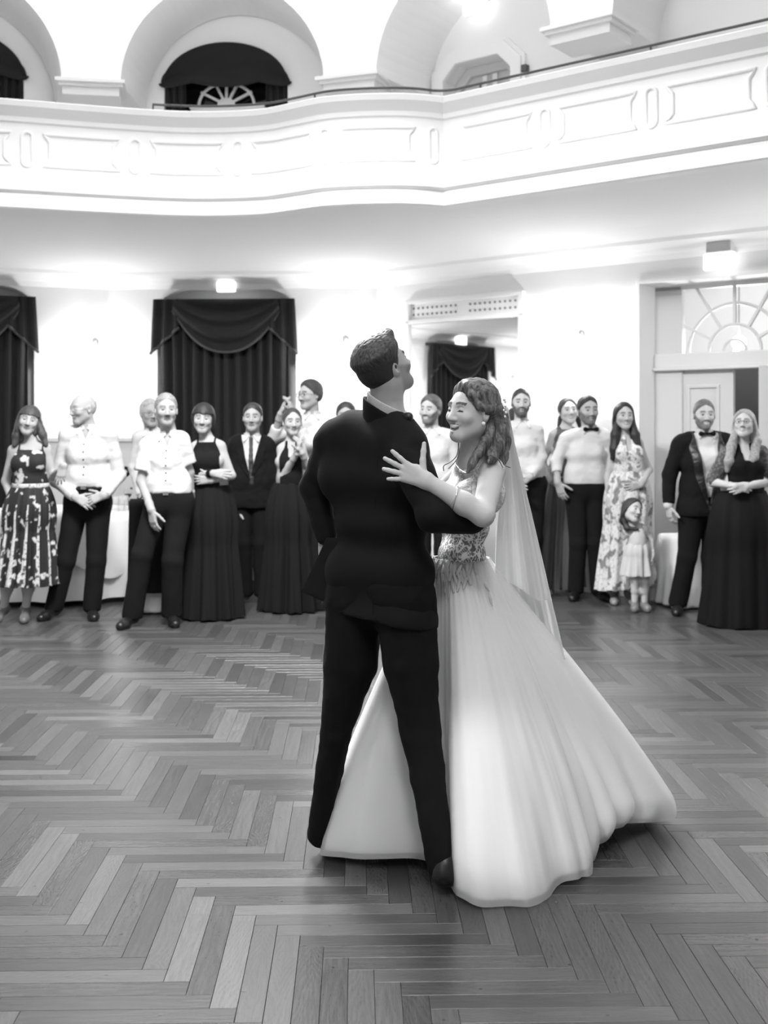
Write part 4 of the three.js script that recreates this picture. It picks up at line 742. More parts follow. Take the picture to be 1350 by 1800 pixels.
const trousers = (m = M.trouser, q = 0.012, loose = 0.016) => (T) => {
  const f0 = U(0.05, [T.capl(T.Hc, T.hw + 0.022 + q, 0.112 * T.gi + q), T.capl(T.Wc, T.hw + 0.008 + q, 0.1 * T.gi + q), ...[]]), l = T.legs.map((g) => U(0.025, T.legB(g, q, loose)));
  let f = prim((x, y, z) => smin(f0(x, y, z), min(l[0](x, y, z), l[1](x, y, z)), 0.04), [0, 1, 2].map((i) => min(f0.lo[i], l[0].lo[i], l[1].lo[i])), [0, 1, 2].map((i) => max(f0.hi[i], l[0].hi[i], l[1].hi[i])));
  f = cut(cut(wrinkle(f, 0.004, 14, 9, 14, T.d), below(T.Wc[1] + 0.02)), above(0.055));
  T.put('trousers', mesher(f, 0.011), m);
};
const shoes = (m = M.shoe, opt = {}, turn = 0.35) => (T) => { for (const l of T.legs) { const dir = add3(T.Fw, T.X, l.e * turn), hl = add3(l.f, norm3(dir), -0.06); T.put('shoe', mesher(shoeField([hl[0], 0.0, hl[2]], dir, opt.len ?? 0.28, opt), 0.0075), m); } };
const belt = (buckle = true) => (T) => {
  const y = T.Wc[1] + 0.002, f = cut(cut(minus(T.capl(T.Wc, T.hw + 0.028, 0.1 * T.gi + 0.02), T.capl(T.Wc, T.hw + 0.018, 0.1 * T.gi + 0.01)), below(y + 0.018)), above(y - 0.02)), b = T.put('belt', mesher(f, 0.007), M.satin);
  if (buckle) { const c = add3([T.Wc[0], y, T.Wc[2]], T.Fw, 0.1 * T.gi + 0.026); T.put('buckle', box(0.04, 0.03, 0.008, ...c, 0.003), M.silver, b); }
};
const buttons = (n = 6) => (T) => { const sh = T.shirt, host = T.g.children.find((c) => c.name === 'shirt'); for (let i = 0; i < n; i++) { const q = mix3(add3(T.N, [0, 1, 0], -0.03), add3(T.Wc, [0, 1, 0], 0.06), (i + 0.3) / n); let z = 0.3; while (z > 0 && sh(...add3(q, T.Fw, z)) > 0.001) z -= 0.003; T.put('button', new THREE.SphereGeometry(0.0065, 8, 6).translate(...add3(q, T.Fw, z)), M.black, host); } };
const bowTie = () => (T) => {
  const c = add3(add3(T.N, T.Fw, 0.085), [0, 1, 0], 0.008), fs = [ell(c, [0.012, 0.012, 0.01])];
  for (const e of [-1, 1]) fs.push(rc(add3(c, T.X, e * 0.014), add3(c, T.X, e * 0.05), 0.009, 0.02));
  T.put('bow_tie', mesher(U(0.006, fs), 0.004), M.black);
};
const lapels = (vee, veeW, m = M.satin) => (T) => {     // folded facings either side of the jacket opening
  const L = local(T, T.N), j = off(T.jacket, 0.008), inner = off(T.jacket, -0.014);
  for (const e of [-1, 1]) {
    const f = cut(minus(j, inner), (x, y, z) => { const l = L(x, y, z), edge = veeW * (1 + l[1] / vee), wd = 0.055 * sstep(0, -0.12, l[1]) * sstep(-vee, -vee * 0.55, l[1]) + 0.01; return max(-l[2], e * l[0] - edge - wd, edge - 0.004 - e * l[0], -vee - l[1], l[1] - 0.03); });
    T.put('lapel', mesher(f, 0.005), m);
  }
};
// gowns: a fitted bodice and a skirt that falls in folds
const bodice = ({ m = M.gown, topY = -0.05, arm = 0.09, q = 0.008, color, name = 'bodice', neckW = 0.07, strap = 0 }) => (T) => {
  const L = local(T, T.N); let f = U(0.04, T.torsoB(q).filter((_, i) => i !== 0)), sh = U(0.05, [...T.torsoB(q)]);
  f = cut(sh, (x, y, z) => { const l = L(x, y, z), ax = abs(l[0]); return max(T.Wc[1] - 0.03 - y, ax - (T.shw + 0.014 - 0.04 * sstep(-0.12, 0.0, l[1])), y > T.N[1] + topY ? max(l[1] - topY - (ax > neckW ? 0.2 : 0), strap ? ax - neckW - strap : -1) : -1); }, 0.006);
  if (color) T.put(name, mesher(f, 0.006, (x, y, z) => color(x, y, z, T)), M.patterned); else T.put(name, mesher(wrinkle(f, 0.004, 20, 20, 20), 0.008), m);
};
const skirt = ({ m = M.gown, hem = 0.02, hemW = 0.3, hemD = 0.25, folds = 11, amp = 0.022, hemAt, top = 0.0, name = 'skirt', color, shape = 0.8, slant = 0, nv = color ? 90 : 30 }) => (T) => {
  const NU = color ? 280 : 132, y0 = T.Wc[1] + top, hc = hemAt ? T.w(hemAt) : T.Wc, wd = 0.1 * T.gi + 0.012, g = shell((u, v) => {
    const a = u * 2 * PI, k = pow(v, shape), fold = amp * (0.15 + v) * (sin(folds * a + 2 * noise(cos(a) * 1.2, sin(a) * 1.2 + v, T.d)) + 0.5 * sin(folds * 1.9 * a + 1 + T.d)), hip = 0.03 * T.ck * T.ck * sin(PI * min(1, v * 2.2)) * (v < 0.46 ? 1 : 0);
    const rx = lerp(T.hw + 0.012, hemW, k) + fold + hip, rz = lerp(wd, hemD, k) + fold + hip, y = lerp(y0, hem + slant * cos(a), v) + (v > 0.98 ? 0.006 * sin(folds * a) : 0);
    const cx = lerp(T.Wc[0], hc[0], v), cz = lerp(T.Wc[2], hc[2], v);
    return [cx + T.X[0] * cos(a) * rx + T.Fw[0] * sin(a) * rz, y, cz + T.X[2] * cos(a) * rx + T.Fw[2] * sin(a) * rz];
  }, NU, nv, -0.004, { closed: true });
  if (color) { const P = g.attributes.position, c = new Float32Array(P.count * 3), W = NU + 1, nn = W * (nv + 1); for (let k = 0; k < P.count; k++) { const i = k % nn; c[k * 3] = c[k * 3 + 1] = c[k * 3 + 2] = color((i % W) / NU, floor(i / W) / nv, P.getX(k), P.getY(k), P.getZ(k)); } g.setAttribute('color', new THREE.BufferAttribute(c, 3)); }
  T.put(name, g, color ? M.patterned : m);
};
const watch = (k) => (T) => { const A = T.arms[k], f = minus(rc(mix3(A.E, A.W, 0.88), mix3(A.E, A.W, 0.94), 0.034), rc(mix3(A.E, A.W, 0.8), A.W, 0.028)); T.put('wristwatch', mesher(f, 0.005), M.black); };
const floral = (dark, light, s, th) => (x, y, z) => { const n = noise(x * s, y * s, z * s + 3) + 0.5 * noise(x * s * 2.3, y * s * 2.3, z * s * 2.3 + 9); return lerp(dark, light, sstep(th, th + 0.08, n)) * (1 - 0.3 * sstep(0.1, 0.3, noise(x * s * 4, y * s * 4, z * s * 4))); };
// ---------------------------------------------------------------- the groom, seen from behind
{
  const P = (x, y, d) => at(x, y, d), base = [P(668, 1040, 3.75)[0], 0, -3.75];
  const g = thing('person', 'groom in black dinner suit seen from behind, head thrown back, dancing with the bride', 'person', base);
  const put = (name, geo, m, parent = g, label) => part(name, geo.translate(-base[0], 0, -base[2]), m, parent, label);
  const sL = P(585, 772, 3.87), sR = P(718, 784, 3.65), N = P(680, 722, 3.77);
  const H = headFrame(P(679, 648, 3.74), 2.16, 0.52, 0.0, 0.845);
  const torso = (q) => [rc(sL, sR, 0.058 + q), rc(mix3(sL, N, 0.4), add3(N, [0, -0.05, 0]), 0.055 + q, 0.05 + q), rc(mix3(sR, N, 0.4), add3(N, [0, -0.05, 0]), 0.055 + q, 0.05 + q), rc(P(612, 838, 3.85), P(712, 842, 3.7), 0.098 + q), rc(P(636, 915, 3.82), P(704, 918, 3.71), 0.088 + q), rc(P(625, 1005, 3.82), P(708, 1008, 3.71), 0.103 + q)];
  const aL = [P(580, 790, 3.89), P(553, 858, 3.93), P(573, 940, 3.9)], aR = [P(718, 803, 3.63), P(764, 905, 3.51), P(833, 915, 3.58)];
  const arms = (q) => [U(0.02, [rc(aL[0], aL[1], 0.052 + q, 0.043 + q), rc(aL[1], aL[2], 0.043 + q, 0.03 + q)]), U(0.02, [rc(aR[0], aR[1], 0.054 + q, 0.046 + q), rc(aR[1], aR[2], 0.046 + q, 0.033 + q)])];
  const lL = [P(625, 1065, 3.81), P(590, 1290, 3.83), P(561, 1466, 3.93)], lR = [P(712, 1065, 3.7), P(740, 1290, 3.65), P(777, 1530, 3.62)];
  const mL = P(616, 1165, 3.81), mR = P(722, 1165, 3.68);
  const legs = (q, k) => [U(0.012, [rc(lL[0], mL, 0.095 + q, 0.083 + q), rc(mL, lL[1], 0.083 + q, 0.046 + q), rc(lL[1], lL[2], 0.046 + q, 0.03 + k)]), U(0.012, [rc(lR[0], mR, 0.097 + q, 0.084 + q), rc(mR, lR[1], 0.084 + q, 0.058 + q), rc(lR[1], lR[2], 0.058 + q, 0.03 + k)])];
  const neckB = rc(H.w(0, -0.06, -0.03), add3(N, [0, -0.03, 0]), 0.055, 0.056);
  const hf = inHead(H, headField({ jaw: 1.1 }), 0.15), tone = 0.36, ft = faceTone({ tone, brow: 0.06, beard: 0.2, closed: true });
  const trunk = U(0.05, [...torso(-0.008), ...arms(-0.008), neckB, ...legs(-0.008, 0)]);
  const handR = handField(add3(aR[2], [0.004, 0.004, 0]), sub3(P(880, 874, 3.8), P(842, 908, 3.58)), [-0.75, 0.0, -0.25], 1, { s: 0.98, curl: 0.16, spread: 0.1 });
  const handL = handField(aL[2], [0.12, -1, 0.1], [0.4, 0, -0.9], 1, { curl: 0.3 });
  put('body', mergeGeometries([mesher(trunk, 0.012, () => tone), mesher(prim((x, y, z) => smin(hf(x, y, z), neckB(x, y, z), 0.03), hf.lo, hf.hi), 0.0026, (x, y, z) => ft(...H.l(x, y, z))), mesher(handR, 0.003, () => 0.42), mesher(handL, 0.004, () => 0.42)]), M.skin);
  // hair: short at the sides, brushed up in front
  const hb = ell([0, 0.03, -0.018], [0.074, 0.093, 0.097]), quiff = ell([0.0, 0.114, 0.058], [0.044, 0.026, 0.036], axes(0, 0.35, 0));
  const hair = inHead(H, (x, y, z) => {
    const a = atan2(y + 0.02, z + 0.02), front = z - (0.02 + 0.66 * y) + 0.004 * noise(x * 300, y * 90, 1) - (y < 0.0 ? 0.012 * sstep(0, -0.03, y) : 0), low = -0.09 - y - 0.25 * abs(x), edge = max(front, low);
    let d = hb(x, y, z) - 0.001 - 0.009 * sstep(0, -0.03, edge) - 0.018 * sstep(0.035, 0.085, y) + 0.003 * noise(x * 150, a * 9, 5) * sstep(0.02, 0.06, y) + 0.0012 * noise(x * 420, y * 200, z * 420);
    d = smax(d, edge, 0.003); return smin(d, quiff(x, y, z) + 0.003 * noise(x * 160, a * 9, 2), 0.02);
  }, 0.17);
  put('hair', mesher(hair, 0.0026, (X, Y, Z) => { const [x, y, z] = H.l(X, Y, Z), a = atan2(y + 0.02, z + 0.02), topped = sstep(0.03, 0.07, y); return lerp(0.014 * (1 + 0.6 * noise(x * 500, y * 240, z * 500)), 0.05 * (0.8 + 1.0 * noise(x * 240, a * 8, 3) + 0.8 * noise(x * 520, a * 14, 7)), topped); }), M.hair);
  // shirt: collar and a little front, bow tie
  const up = norm3(sub3(H.w(0, -0.06, -0.03), N)), tilt = norm3(add3(up, [0.5, 0, -0.1])), cc = add3(N, up, 0.022);
  put('shirt', mesher(cut(cut(minus(off(neckB, 0.012), off(neckB, 0.004)), side(add3(cc, tilt, 0.012), tilt)), side(add3(cc, tilt, -0.07), tilt.map((v) => -v))), 0.004), M.shirt);
  const bt = P(718, 733, 3.66), bx = norm3([-0.55, 0.05, -0.8]);
  put('bow_tie', mesher(U(0.005, [rc(bt, add3(bt, bx, 0.045), 0.016, 0.01), rc(add3(bt, bx, 0.05), add3(bt, bx, 0.1), 0.01, 0.018)]), 0.004), M.satin);
  // jacket
  const jt = [...torso(0.006), rc(P(616, 1090, 3.83), P(708, 1092, 3.7), 0.117)], hemN = norm3([-0.14, -1, 0.0]), hemP = P(660, 1088, 3.7);
  let jk = cut(U(0.055, jt), side(hemP, hemN), 0.003);
  const drag = (f) => prim((x, y, z) => {    // soft pulls of cloth across the back and at the waist
    const s = 0.005 * noise(x * 10 + y * 4, y * 5, z * 8) + 0.004 * noise(x * 26 + y * 8, y * 7, 2) * sstep(1.3, 1.45, y); return f(x, y, z) + s;
  }, f.lo, f.hi);
  const sleeves = [U(0.02, [rc(aL[0], aL[1], 0.06, 0.05), rc(aL[1], aL[2], 0.05, 0.04)]), U(0.02, [rc(aR[0], aR[1], 0.064, 0.056), rc(aR[1], mix3(aR[1], aR[2], 0.94), 0.056, 0.046)])].map((f) => wrinkle(f, 0.006, 12, 22, 12, 4));
  jk = U(0.022, [drag(jk), ...sleeves]);
  jk = minus(jk, off(neckB, 0.014), 0.006);
  const jl = put('jacket', mesher(jk, 0.0065), M.suitSheen);
  const col = cut(cut(minus(off(neckB, 0.026), off(neckB, 0.014)), side(add3(cc, tilt, -0.012), tilt)), side(add3(cc, tilt, -0.075), tilt.map((v) => -v)));
  put('collar', mesher(col, 0.0045), M.suitSheen);
  { // open front edge that swings out at the left
    const A = P(574, 945, 3.83), B = P(530, 1040, 3.86), C = P(549, 1073, 3.8), D = P(600, 1070, 3.78);
    put('jacket_front', shell((u, v) => { const l = mix3(A, mix3(B, C, 0), v), r = mix3(P(598, 945, 3.8), D, v); const q = mix3(l, r, u); return [q[0], q[1] + (v > 0.98 ? 0 : 0), q[2] + 0.012 * sin(u * 3) * v]; }, 10, 14, 0.004), M.suitSheen);
  }
  { const pts = [[668, 725, 3.665], [664, 800, 3.63], [660, 880, 3.68], [658, 960, 3.665], [655, 1080, 3.64]].map((q) => { let p = P(q[0], q[1], 3.3), k = 0; while (k < 300 && jk(...p) > 0.0006) { p = P(q[0], q[1], 3.3 + 0.002 * ++k); } return p; }); put('back_seam', tube(pts, 0.0012, 40, 5), M.suit, jl); }
  // trousers and shoes
  const tr = U(0.05, [rc(P(628, 1030, 3.82), P(706, 1032, 3.71), 0.102), ...legs(0.006, 0.014)]);
  put('trousers', mesher(cut(wrinkle(wrinkle(tr, 0.006, 16, 9, 16, 5), 0.003, 30, 30, 30), above(0.035)), 0.0075), M.suit);
  for (const [h, dir] of [[[lL[2][0] + 0.01, 0, lL[2][2] + 0.03], [0.25, 0, -1]], [[lR[2][0], 0, lR[2][2] + 0.05], [0.2, 0, -1]]]) put('shoe', mesher(shoeField([h[0], 0.0, h[2]], dir, 0.29, { slim: 0.88 }), 0.005), M.shoe);
}

// ---------------------------------------------------------------- the bride
{
  const P = (x, y, d) => at(x, y, d), base = [P(815, 1000, 3.85)[0], 0, -3.85];
  const g = thing('person', 'laughing bride in white tulle gown and long veil, hand spread on the groom\'s back', 'person', base);
  const put = (name, geo, m, parent = g, label) => part(name, geo.translate(-base[0], 0, -base[2]), m, parent, label);
  const H = headFrame(P(827, 727, 3.66), -0.9, 0.07, 0.05, 0.835);
  const N = P(830, 806, 3.74), sL = P(866, 826, 3.67), sR = P(812, 832, 3.86);       // her left shoulder is the nearer one
  const torso = (q) => [rc(sL, sR, 0.036 + q), rc(mix3(sL, N, 0.5), N, 0.036 + q, 0.042 + q), rc(mix3(sR, N, 0.5), N, 0.036 + q, 0.042 + q), rc(P(850, 868, 3.74), P(818, 872, 3.84), 0.07 + q), ell(P(822, 872, 3.7), [0.05, 0.055, 0.055].map((v) => v + q)), ell(P(797, 876, 3.8), [0.05, 0.055, 0.055].map((v) => v + q)), rc(P(826, 925, 3.78), P(808, 928, 3.86), 0.062 + q), rc(P(815, 975, 3.8), P(804, 976, 3.87), 0.071 + q), rc(P(822, 1030, 3.82), P(806, 1030, 3.9), 0.082 + q)];
  const aL = [P(865, 830, 3.655), P(849, 906, 3.49), P(751, 846, 3.5)], aR = [P(808, 838, 3.87), P(760, 880, 3.98), P(690, 850, 3.99)];
  const armL = U(0.014, [rc(aL[0], aL[1], 0.042, 0.035), rc(aL[1], mix3(aL[1], aL[2], 0.35), 0.034, 0.036), rc(mix3(aL[1], aL[2], 0.35), aL[2], 0.036, 0.0235)]), armR = U(0.02, [rc(aR[0], aR[1], 0.04, 0.034), rc(aR[1], aR[2], 0.034, 0.024)]);
  const neckB = rc(H.w(0, -0.06, -0.022), N, 0.043, 0.046);
  const tone = 0.54, hf = inHead(H, headField({ smile: true, laugh: true }), 0.15), ft = faceTone({ tone, smile: true, closed: true, brow: 0.07 });
  const legs = [rc(P(805, 1060, 3.9), [0.3, 0.09, -3.92], 0.075, 0.04), rc(P(820, 1060, 3.84), [0.36, 0.09, -3.8], 0.075, 0.04)];
  const skinF = U(0.03, [...torso(-0.006), neckB, ...legs]);
  const body = prim((x, y, z) => smin(smin(skinF(x, y, z), armL(x, y, z), 0.025), armR(x, y, z), 0.02), [0, 1, 2].map((i) => min(skinF.lo[i], armL.lo[i], armR.lo[i])), [0, 1, 2].map((i) => max(skinF.hi[i], armL.hi[i], armR.hi[i])));
  const handL = handField(add3(aL[2], [-0.004, 0.002, 0]), [-0.95, 0.4, -0.1], [0.05, 0, -1], -1, { s: 0.86, curl: 0.06, spread: 0.24, thumbOut: 1.12, thumbCurl: -0.12, lift: -0.06 });
  const ring = mix3(aL[1], aL[2], 0.5), axL = norm3(sub3(aL[2], aL[1])), fine = cut(armL, side(ring, axL.map((v) => -v))), handArm = U(0.018, [handL, prim(fine, handL.lo, handL.hi)]);
  handArm.lo = [0, 1, 2].map((i) => min(handL.lo[i], ring[i] - 0.04)); handArm.hi = [0, 1, 2].map((i) => max(handL.hi[i], ring[i] + 0.04));
  const smoothBody = prim((x, y, z) => smin(smin(skinF(x, y, z), max(armL(x, y, z) , (x - ring[0]) * axL[0] + (y - ring[1]) * axL[1] + (z - ring[2]) * axL[2] - 0.004), 0.025), armR(x, y, z), 0.02), body.lo, body.hi);
  const handR = handField(aR[2], [-0.8, 0.3, 0.3], [0, 0, 1], 1, { s: 0.86 });
  put('body', mergeGeometries([mesher(smoothBody, 0.0075, () => tone), mesher(prim((x, y, z) => smin(hf(x, y, z), neckB(x, y, z), 0.02), hf.lo, hf.hi), 0.0022, (x, y, z) => ft(...H.l(x, y, z))), mesher(handArm, 0.0022, () => tone), mesher(handR, 0.004, () => tone)]), M.skin);
  // teeth
  { const gs = []; for (let k = -4; k <= 4; k++) { const x = k * 0.0054, z = 0.0865 - 20 * x * x; gs.push(ell([x, -0.0555 + 10 * x * x, z], [0.0032, 0.0075 - 0.0005 * abs(k), 0.003])); } put('teeth', mesher(inHead(H, U(0.0008, gs), 0.11), 0.0012), mat(0.85, 0.25)); }
  // hair: half tied back, waves over the shoulder
  const cap0 = ell([0, 0.03, -0.02], [0.076, 0.094, 0.1]);
  const cap = inHead(H, (x, y, z) => {
    const fl = y > 0.03 ? 0.032 + 0.68 * (y - 0.03) : y > -0.005 ? -0.02 + 1.49 * (y + 0.005) : -0.02 + 0.4 * (y + 0.005), front = z - fl + 0.003 * noise(x * 200, y * 60, 1), low = -0.05 - y - 0.4 * (-z), edge = max(front, low);
    let d = cap0(x, y, z) - 0.014 * sstep(0.004, -0.035, edge) - 0.006 * sstep(0.04, 0.1, y) + 0.0035 * noise(x * 60, atan2(y, z) * 6, 4) + 0.0015 * noise(x * 300, y * 60, z * 120);
    d += 0.006 * exp(-pow(x / 0.006, 2)) * sstep(0.06, 0.1, y); return smax(d, edge, 0.004);
  }, 0.17);
  const chain = (pts, amp = 0.004) => { const q = pts.map((p) => [P(p[0], p[1], p[2]), p[3]]), f = U(0.012, q.slice(1).map((e, i) => rc(q[i][0], e[0], q[i][1], e[1]))); return wrinkle(wrinkle(f, amp, 60, 16, 60, pts[0][0]), amp * 0.5, 150, 24, 150, pts[0][0]); };
  const temple = (() => { const q = [[0.004, 0.118, 0.04, 0.012], [0.034, 0.105, 0.062, 0.012], [0.062, 0.07, 0.06, 0.012], [0.077, 0.03, 0.03, 0.012], [0.084, 0.02, -0.02, 0.014], [0.075, 0.025, -0.07, 0.012]].map((p) => [H.w(p[0], p[1], p[2]), p[3] * 0.86]); return wrinkle(wrinkle(U(0.012, q.slice(1).map((w, i) => rc(q[i][0], w[0], q[i][1], w[1]))), 0.004, 70, 40, 70, 2), 0.002, 160, 60, 160, 4); })();
  const tress = [temple, chain([[872, 720, 3.72, 0.028], [874, 760, 3.7, 0.034], [869, 785, 3.66, 0.03], [864, 804, 3.62, 0.018], [860, 812, 3.6, 0.006]]), chain([[880, 730, 3.78, 0.026], [882, 775, 3.75, 0.03], [884, 800, 3.72, 0.02], [886, 815, 3.7, 0.006]]), chain([[866, 745, 3.66, 0.02], [855, 775, 3.63, 0.018], [840, 798, 3.6, 0.015], [829, 817, 3.59, 0.012], [822, 830, 3.59, 0.005]])];
  const loose = [[[806, 772, 3.72], [803, 800, 3.7], [792, 812, 3.69], [780, 819, 3.69], [780, 828, 3.69]], [[808, 775, 3.72], [805, 803, 3.7], [797, 815, 3.69], [788, 824, 3.69]], [[884, 800, 3.68], [888, 818, 3.67], [897, 822, 3.66]], [[862, 800, 3.59], [874, 806, 3.6], [884, 822, 3.62]]].map((l) => tube(l.map((q) => P(...q)), 0.0018, 30, 5));
  const hairTone = (X, Y, Z) => { const [x, y, z] = H.l(X, Y, Z), a = atan2(y + 0.02, z + 0.02), onCap = sstep(-0.05, 0.0, y), s = lerp(noise(X * 240, Y * 22, Z * 240), noise(x * 240, a * 7, 3), onCap), s2 = lerp(noise(X * 90, Y * 12, Z * 90), noise(x * 90, a * 4, 9), onCap); const s3 = noise(X * 420, Y * 30, Z * 420); return max(0.018, 0.1 + 0.11 * s + 0.12 * s2 + 0.06 * s3); };
  const hg = mesher(U(0.02, [cap, ...tress]), 0.0028, hairTone);
  put('hair', mergeGeometries([hg, ...loose.map((t) => { const o = tint(t, 0.14); o.deleteAttribute('uv'); return o; })]), M.hair);
  { const c = P(886, 716, 3.7); const fs = []; for (let k = 0; k < 9; k++) fs.push(new THREE.SphereGeometry(0.005, 8, 6).translate(c[0] + 0.006 * sin(k * 2.4), c[1] + 0.025 - k * 0.007, c[2] + 0.006 * cos(k * 2.4))); put('hair_comb', merge(fs), M.pearl); }
  // jewellery
  put('earring', new THREE.SphereGeometry(0.0065, 12, 8).translate(...H.w(0.083, -0.036, 0.004)), M.pearl);
  { const pts = []; for (let k = 0; k <= 20; k++) { const t = k / 20; const q = mix3(P(797, 812, 3.72), P(845, 812, 3.6), t); pts.push(add3(q, [0, -0.035 * sin(PI * t), 0.035 * sin(PI * t)])); }
    const n = put('necklace', tube(pts, 0.0013, 40, 5), M.silver); const ps = []; for (let k = -3; k <= 3; k++) { let q = P(813 + k * 4, 829 - abs(k) * 1.2, 3.3), j = 0; while (j < 250 && body(...q) > 0.004) q = P(813 + k * 4, 829 - abs(k) * 1.2, 3.3 + 0.002 * ++j); ps.push(new THREE.SphereGeometry(0.0045, 10, 8).translate(...q)); } put('pendant', merge(ps), M.pearl, n); }
  { const c = mix3(aL[1], aL[2], 0.5), ax = norm3(sub3(aL[2], aL[1])), u = norm3(cross3(ax, [0, 0, 1])), v = cross3(ax, u), pts = []; for (let k = 0; k < 20; k++) { const t = k / 20 * 2 * PI; pts.push(add3(add3(add3(c, u, cos(t) * 0.035), v, sin(t) * 0.035), ax, 0.012 * cos(t))); } put('bracelet', tube(pts, 0.0022, 60, 6, true), M.silver); }
  // bodice: sheer with lace, open neckline and a strap
  const X = norm3(sub3(sL, sR)), Fw = norm3(cross3(X, [0, 1, 0])), lc = N;                     // X towards her left, Fw out of her chest
  const loc = (x, y, z) => { const a = x - lc[0], b = y - lc[1], c = z - lc[2]; return [a * X[0] + c * X[2], b, a * Fw[0] + c * Fw[2]]; };
  let bod = U(0.03, torso(0.0045));
  bod = cut(bod, (x, y, z) => { const [a, b, c] = loc(x, y, z), v = c > 0 ? -0.02 - 0.11 * sstep(0.075, 0.0, abs(a)) : -0.1; return max(b - (abs(a) > 0.055 && abs(a) < 0.1 ? 0.05 : v), 1.056 - y, abs(a) - 0.135); }, 0.003);
  bod = minus(bod, off(armL, -0.004)); bod = minus(bod, off(armR, -0.004));
  const lace = (x, y, z) => { const w = 0.02 * noise(x * 14, y * 14, z * 14), a = abs(noise((x + w) * 60, (y + w) * 40, z * 60)), b = abs(noise(x * 95 + 5, y * 70 - w * 60, z * 95)), net = sstep(0.16, 0.06, min(a, b * 1.1)), high = sstep(1.13, 1.2, y); return lerp(lerp(0.16, 0.5, high), 0.86, net); };
  put('bodice', mesher(bod, 0.0023, lace), M.patterned);
  // skirt: waist ring to a wide hem that trails to the right; a closed under-skirt and a looser tulle layer over it
  const wc = [P(809, 980, 3.835)[0], 1.5 - 226 / FOCAL * 3.835, -3.835], hc = [0.42, -4.0];
  const hemPts = [[1.12, 4.2], [0.93, 4.02], [0.77, 3.88], [0.62, 3.68], [0.44, 3.52], [0.31, 3.5], [0.235, 3.55], [0.215, 3.66], [0.165, 3.79], [-0.06, 3.79], [-0.215, 3.92], [-0.2, 4.18], [0, 4.42], [0.4, 4.55], [0.8, 4.5], [1.03, 4.38]];
  const hemCurve = new THREE.CatmullRomCurve3(hemPts.map((q) => new THREE.Vector3(q[0], 0, -q[1])), true, 'catmullrom', 0.4), hemTab = [];
  for (let k = 0; k < 720; k++) { const q = hemCurve.getPoint(k / 720), x = q.x - hc[0], z = q.z - hc[1]; hemTab.push([(atan2(z, x) + 2 * PI) % (2 * PI), hypot(x, z)]); }
  hemTab.sort((p, q) => p[0] - q[0]);
  const hemRad = (a) => { a = (a + 2 * PI) % (2 * PI); let lo = 0, hi = 719; if (a <= hemTab[0][0] || a >= hemTab[719][0]) return hemTab[0][1]; while (hi - lo > 1) { const m = (lo + hi) >> 1; hemTab[m][0] <= a ? lo = m : hi = m; } return lerp(hemTab[lo][1], hemTab[hi][1], (a - hemTab[lo][0]) / max(1e-6, hemTab[hi][0] - hemTab[lo][0])); };
  const skirtAt = (grow, drop) => (u, v) => {       // u = 0 to the right, a quarter turn later towards the lens
    const a = u * 2 * PI, nz = (k, w, s) => noise(cos(a) * k + s, sin(a) * k, w), R = hemRad(a), ex = cos(a), ez = sin(a), near = exp(-pow((a - 2.2) / 0.32, 2)), tip = exp(-pow((a < PI ? a : a - 2 * PI) / 0.4, 2));
    const belly = 0.035 * sin(PI * v) * v * (1 - near), calm = 1 - 0.8 * near;
    const ripple = calm * ((0.001 + 0.011 * v * v) * (0.7 * sin(11 * a + 3 * nz(1.2, v * 0.8, 1)) + 0.5 * sin(19 * a + 4 * nz(1.6, v * 0.9, 5))) + 0.015 * v * nz(3.4, v * 1.6, 8) + 0.006 * v * nz(9, v * 2.4, 4)) + 0.0012 * (1 - v) * sin(48 * a) + 0.0018 * v * nz(20, v * 2, 2) + 0.02 * tip * v * v * sin(34 * a + 3 * nz(4, v, 6));
    const roll = v > 0.9 ? (v - 0.9) / 0.1 : 0, rr = grow + ripple + belly - (0.012 + 0.06 * tip) * roll * roll, w = v + 0.02 * sin(PI * v);
    const lift = 0.012 + 0.07 * tip + 0.02 * (1 + sin(7 * a + 1 + 2 * nz(2, 0, 3))) * 0.5 + 0.03 * exp(-pow((a - 2.6) / 0.3, 2));
    return [lerp(wc[0] + ex * 0.087, hc[0] + ex * R, w) + ex * rr, lerp(wc[1], lift - drop, v), lerp(wc[2] + ez * 0.078, hc[1] + ez * R, w) + ez * rr];
  };
  const under = put('skirt', shell((u, v) => skirtAt(0, 0.014)(u, v * 0.982), 420, 80, 0.003, { closed: true }), M.skirt);
  put('tulle_overskirt', shell(skirtAt(0.014, 0.014), 420, 70, 0.0008, { closed: true }), M.tulle);
  { // lace leaves at the top of the skirt
    const gs = []; for (let k = 0; k < 46; k++) { const u = 0.14 + 0.22 * rnd() + (k % 3) * 0.08, v = 0.015 + 0.12 * rnd() * rnd(), f = skirtAt(0.02, 0), p = f(u, v), q = f(u, v + 0.03), r = f(u + 0.006, v); const ax = norm3(sub3(q, p)), bx = norm3(sub3(r, p)), cx = cross3(ax, bx), tilt = (rnd() - 0.5) * 1.2, e = norm3(add3(ax, bx, tilt)); const f2 = norm3(cross3(e, cx)); const m = new THREE.Matrix4().makeBasis(V(f2), V(e), V(cx)).setPosition(...p); gs.push(new THREE.SphereGeometry(1, 8, 6).scale(0.006, 0.02 + 0.012 * rnd(), 0.002).applyMatrix4(m)); }
    const lv = put('lace_leaves', merge(gs), M.shirt, under); lv.userData.kind = 'stuff';
  }
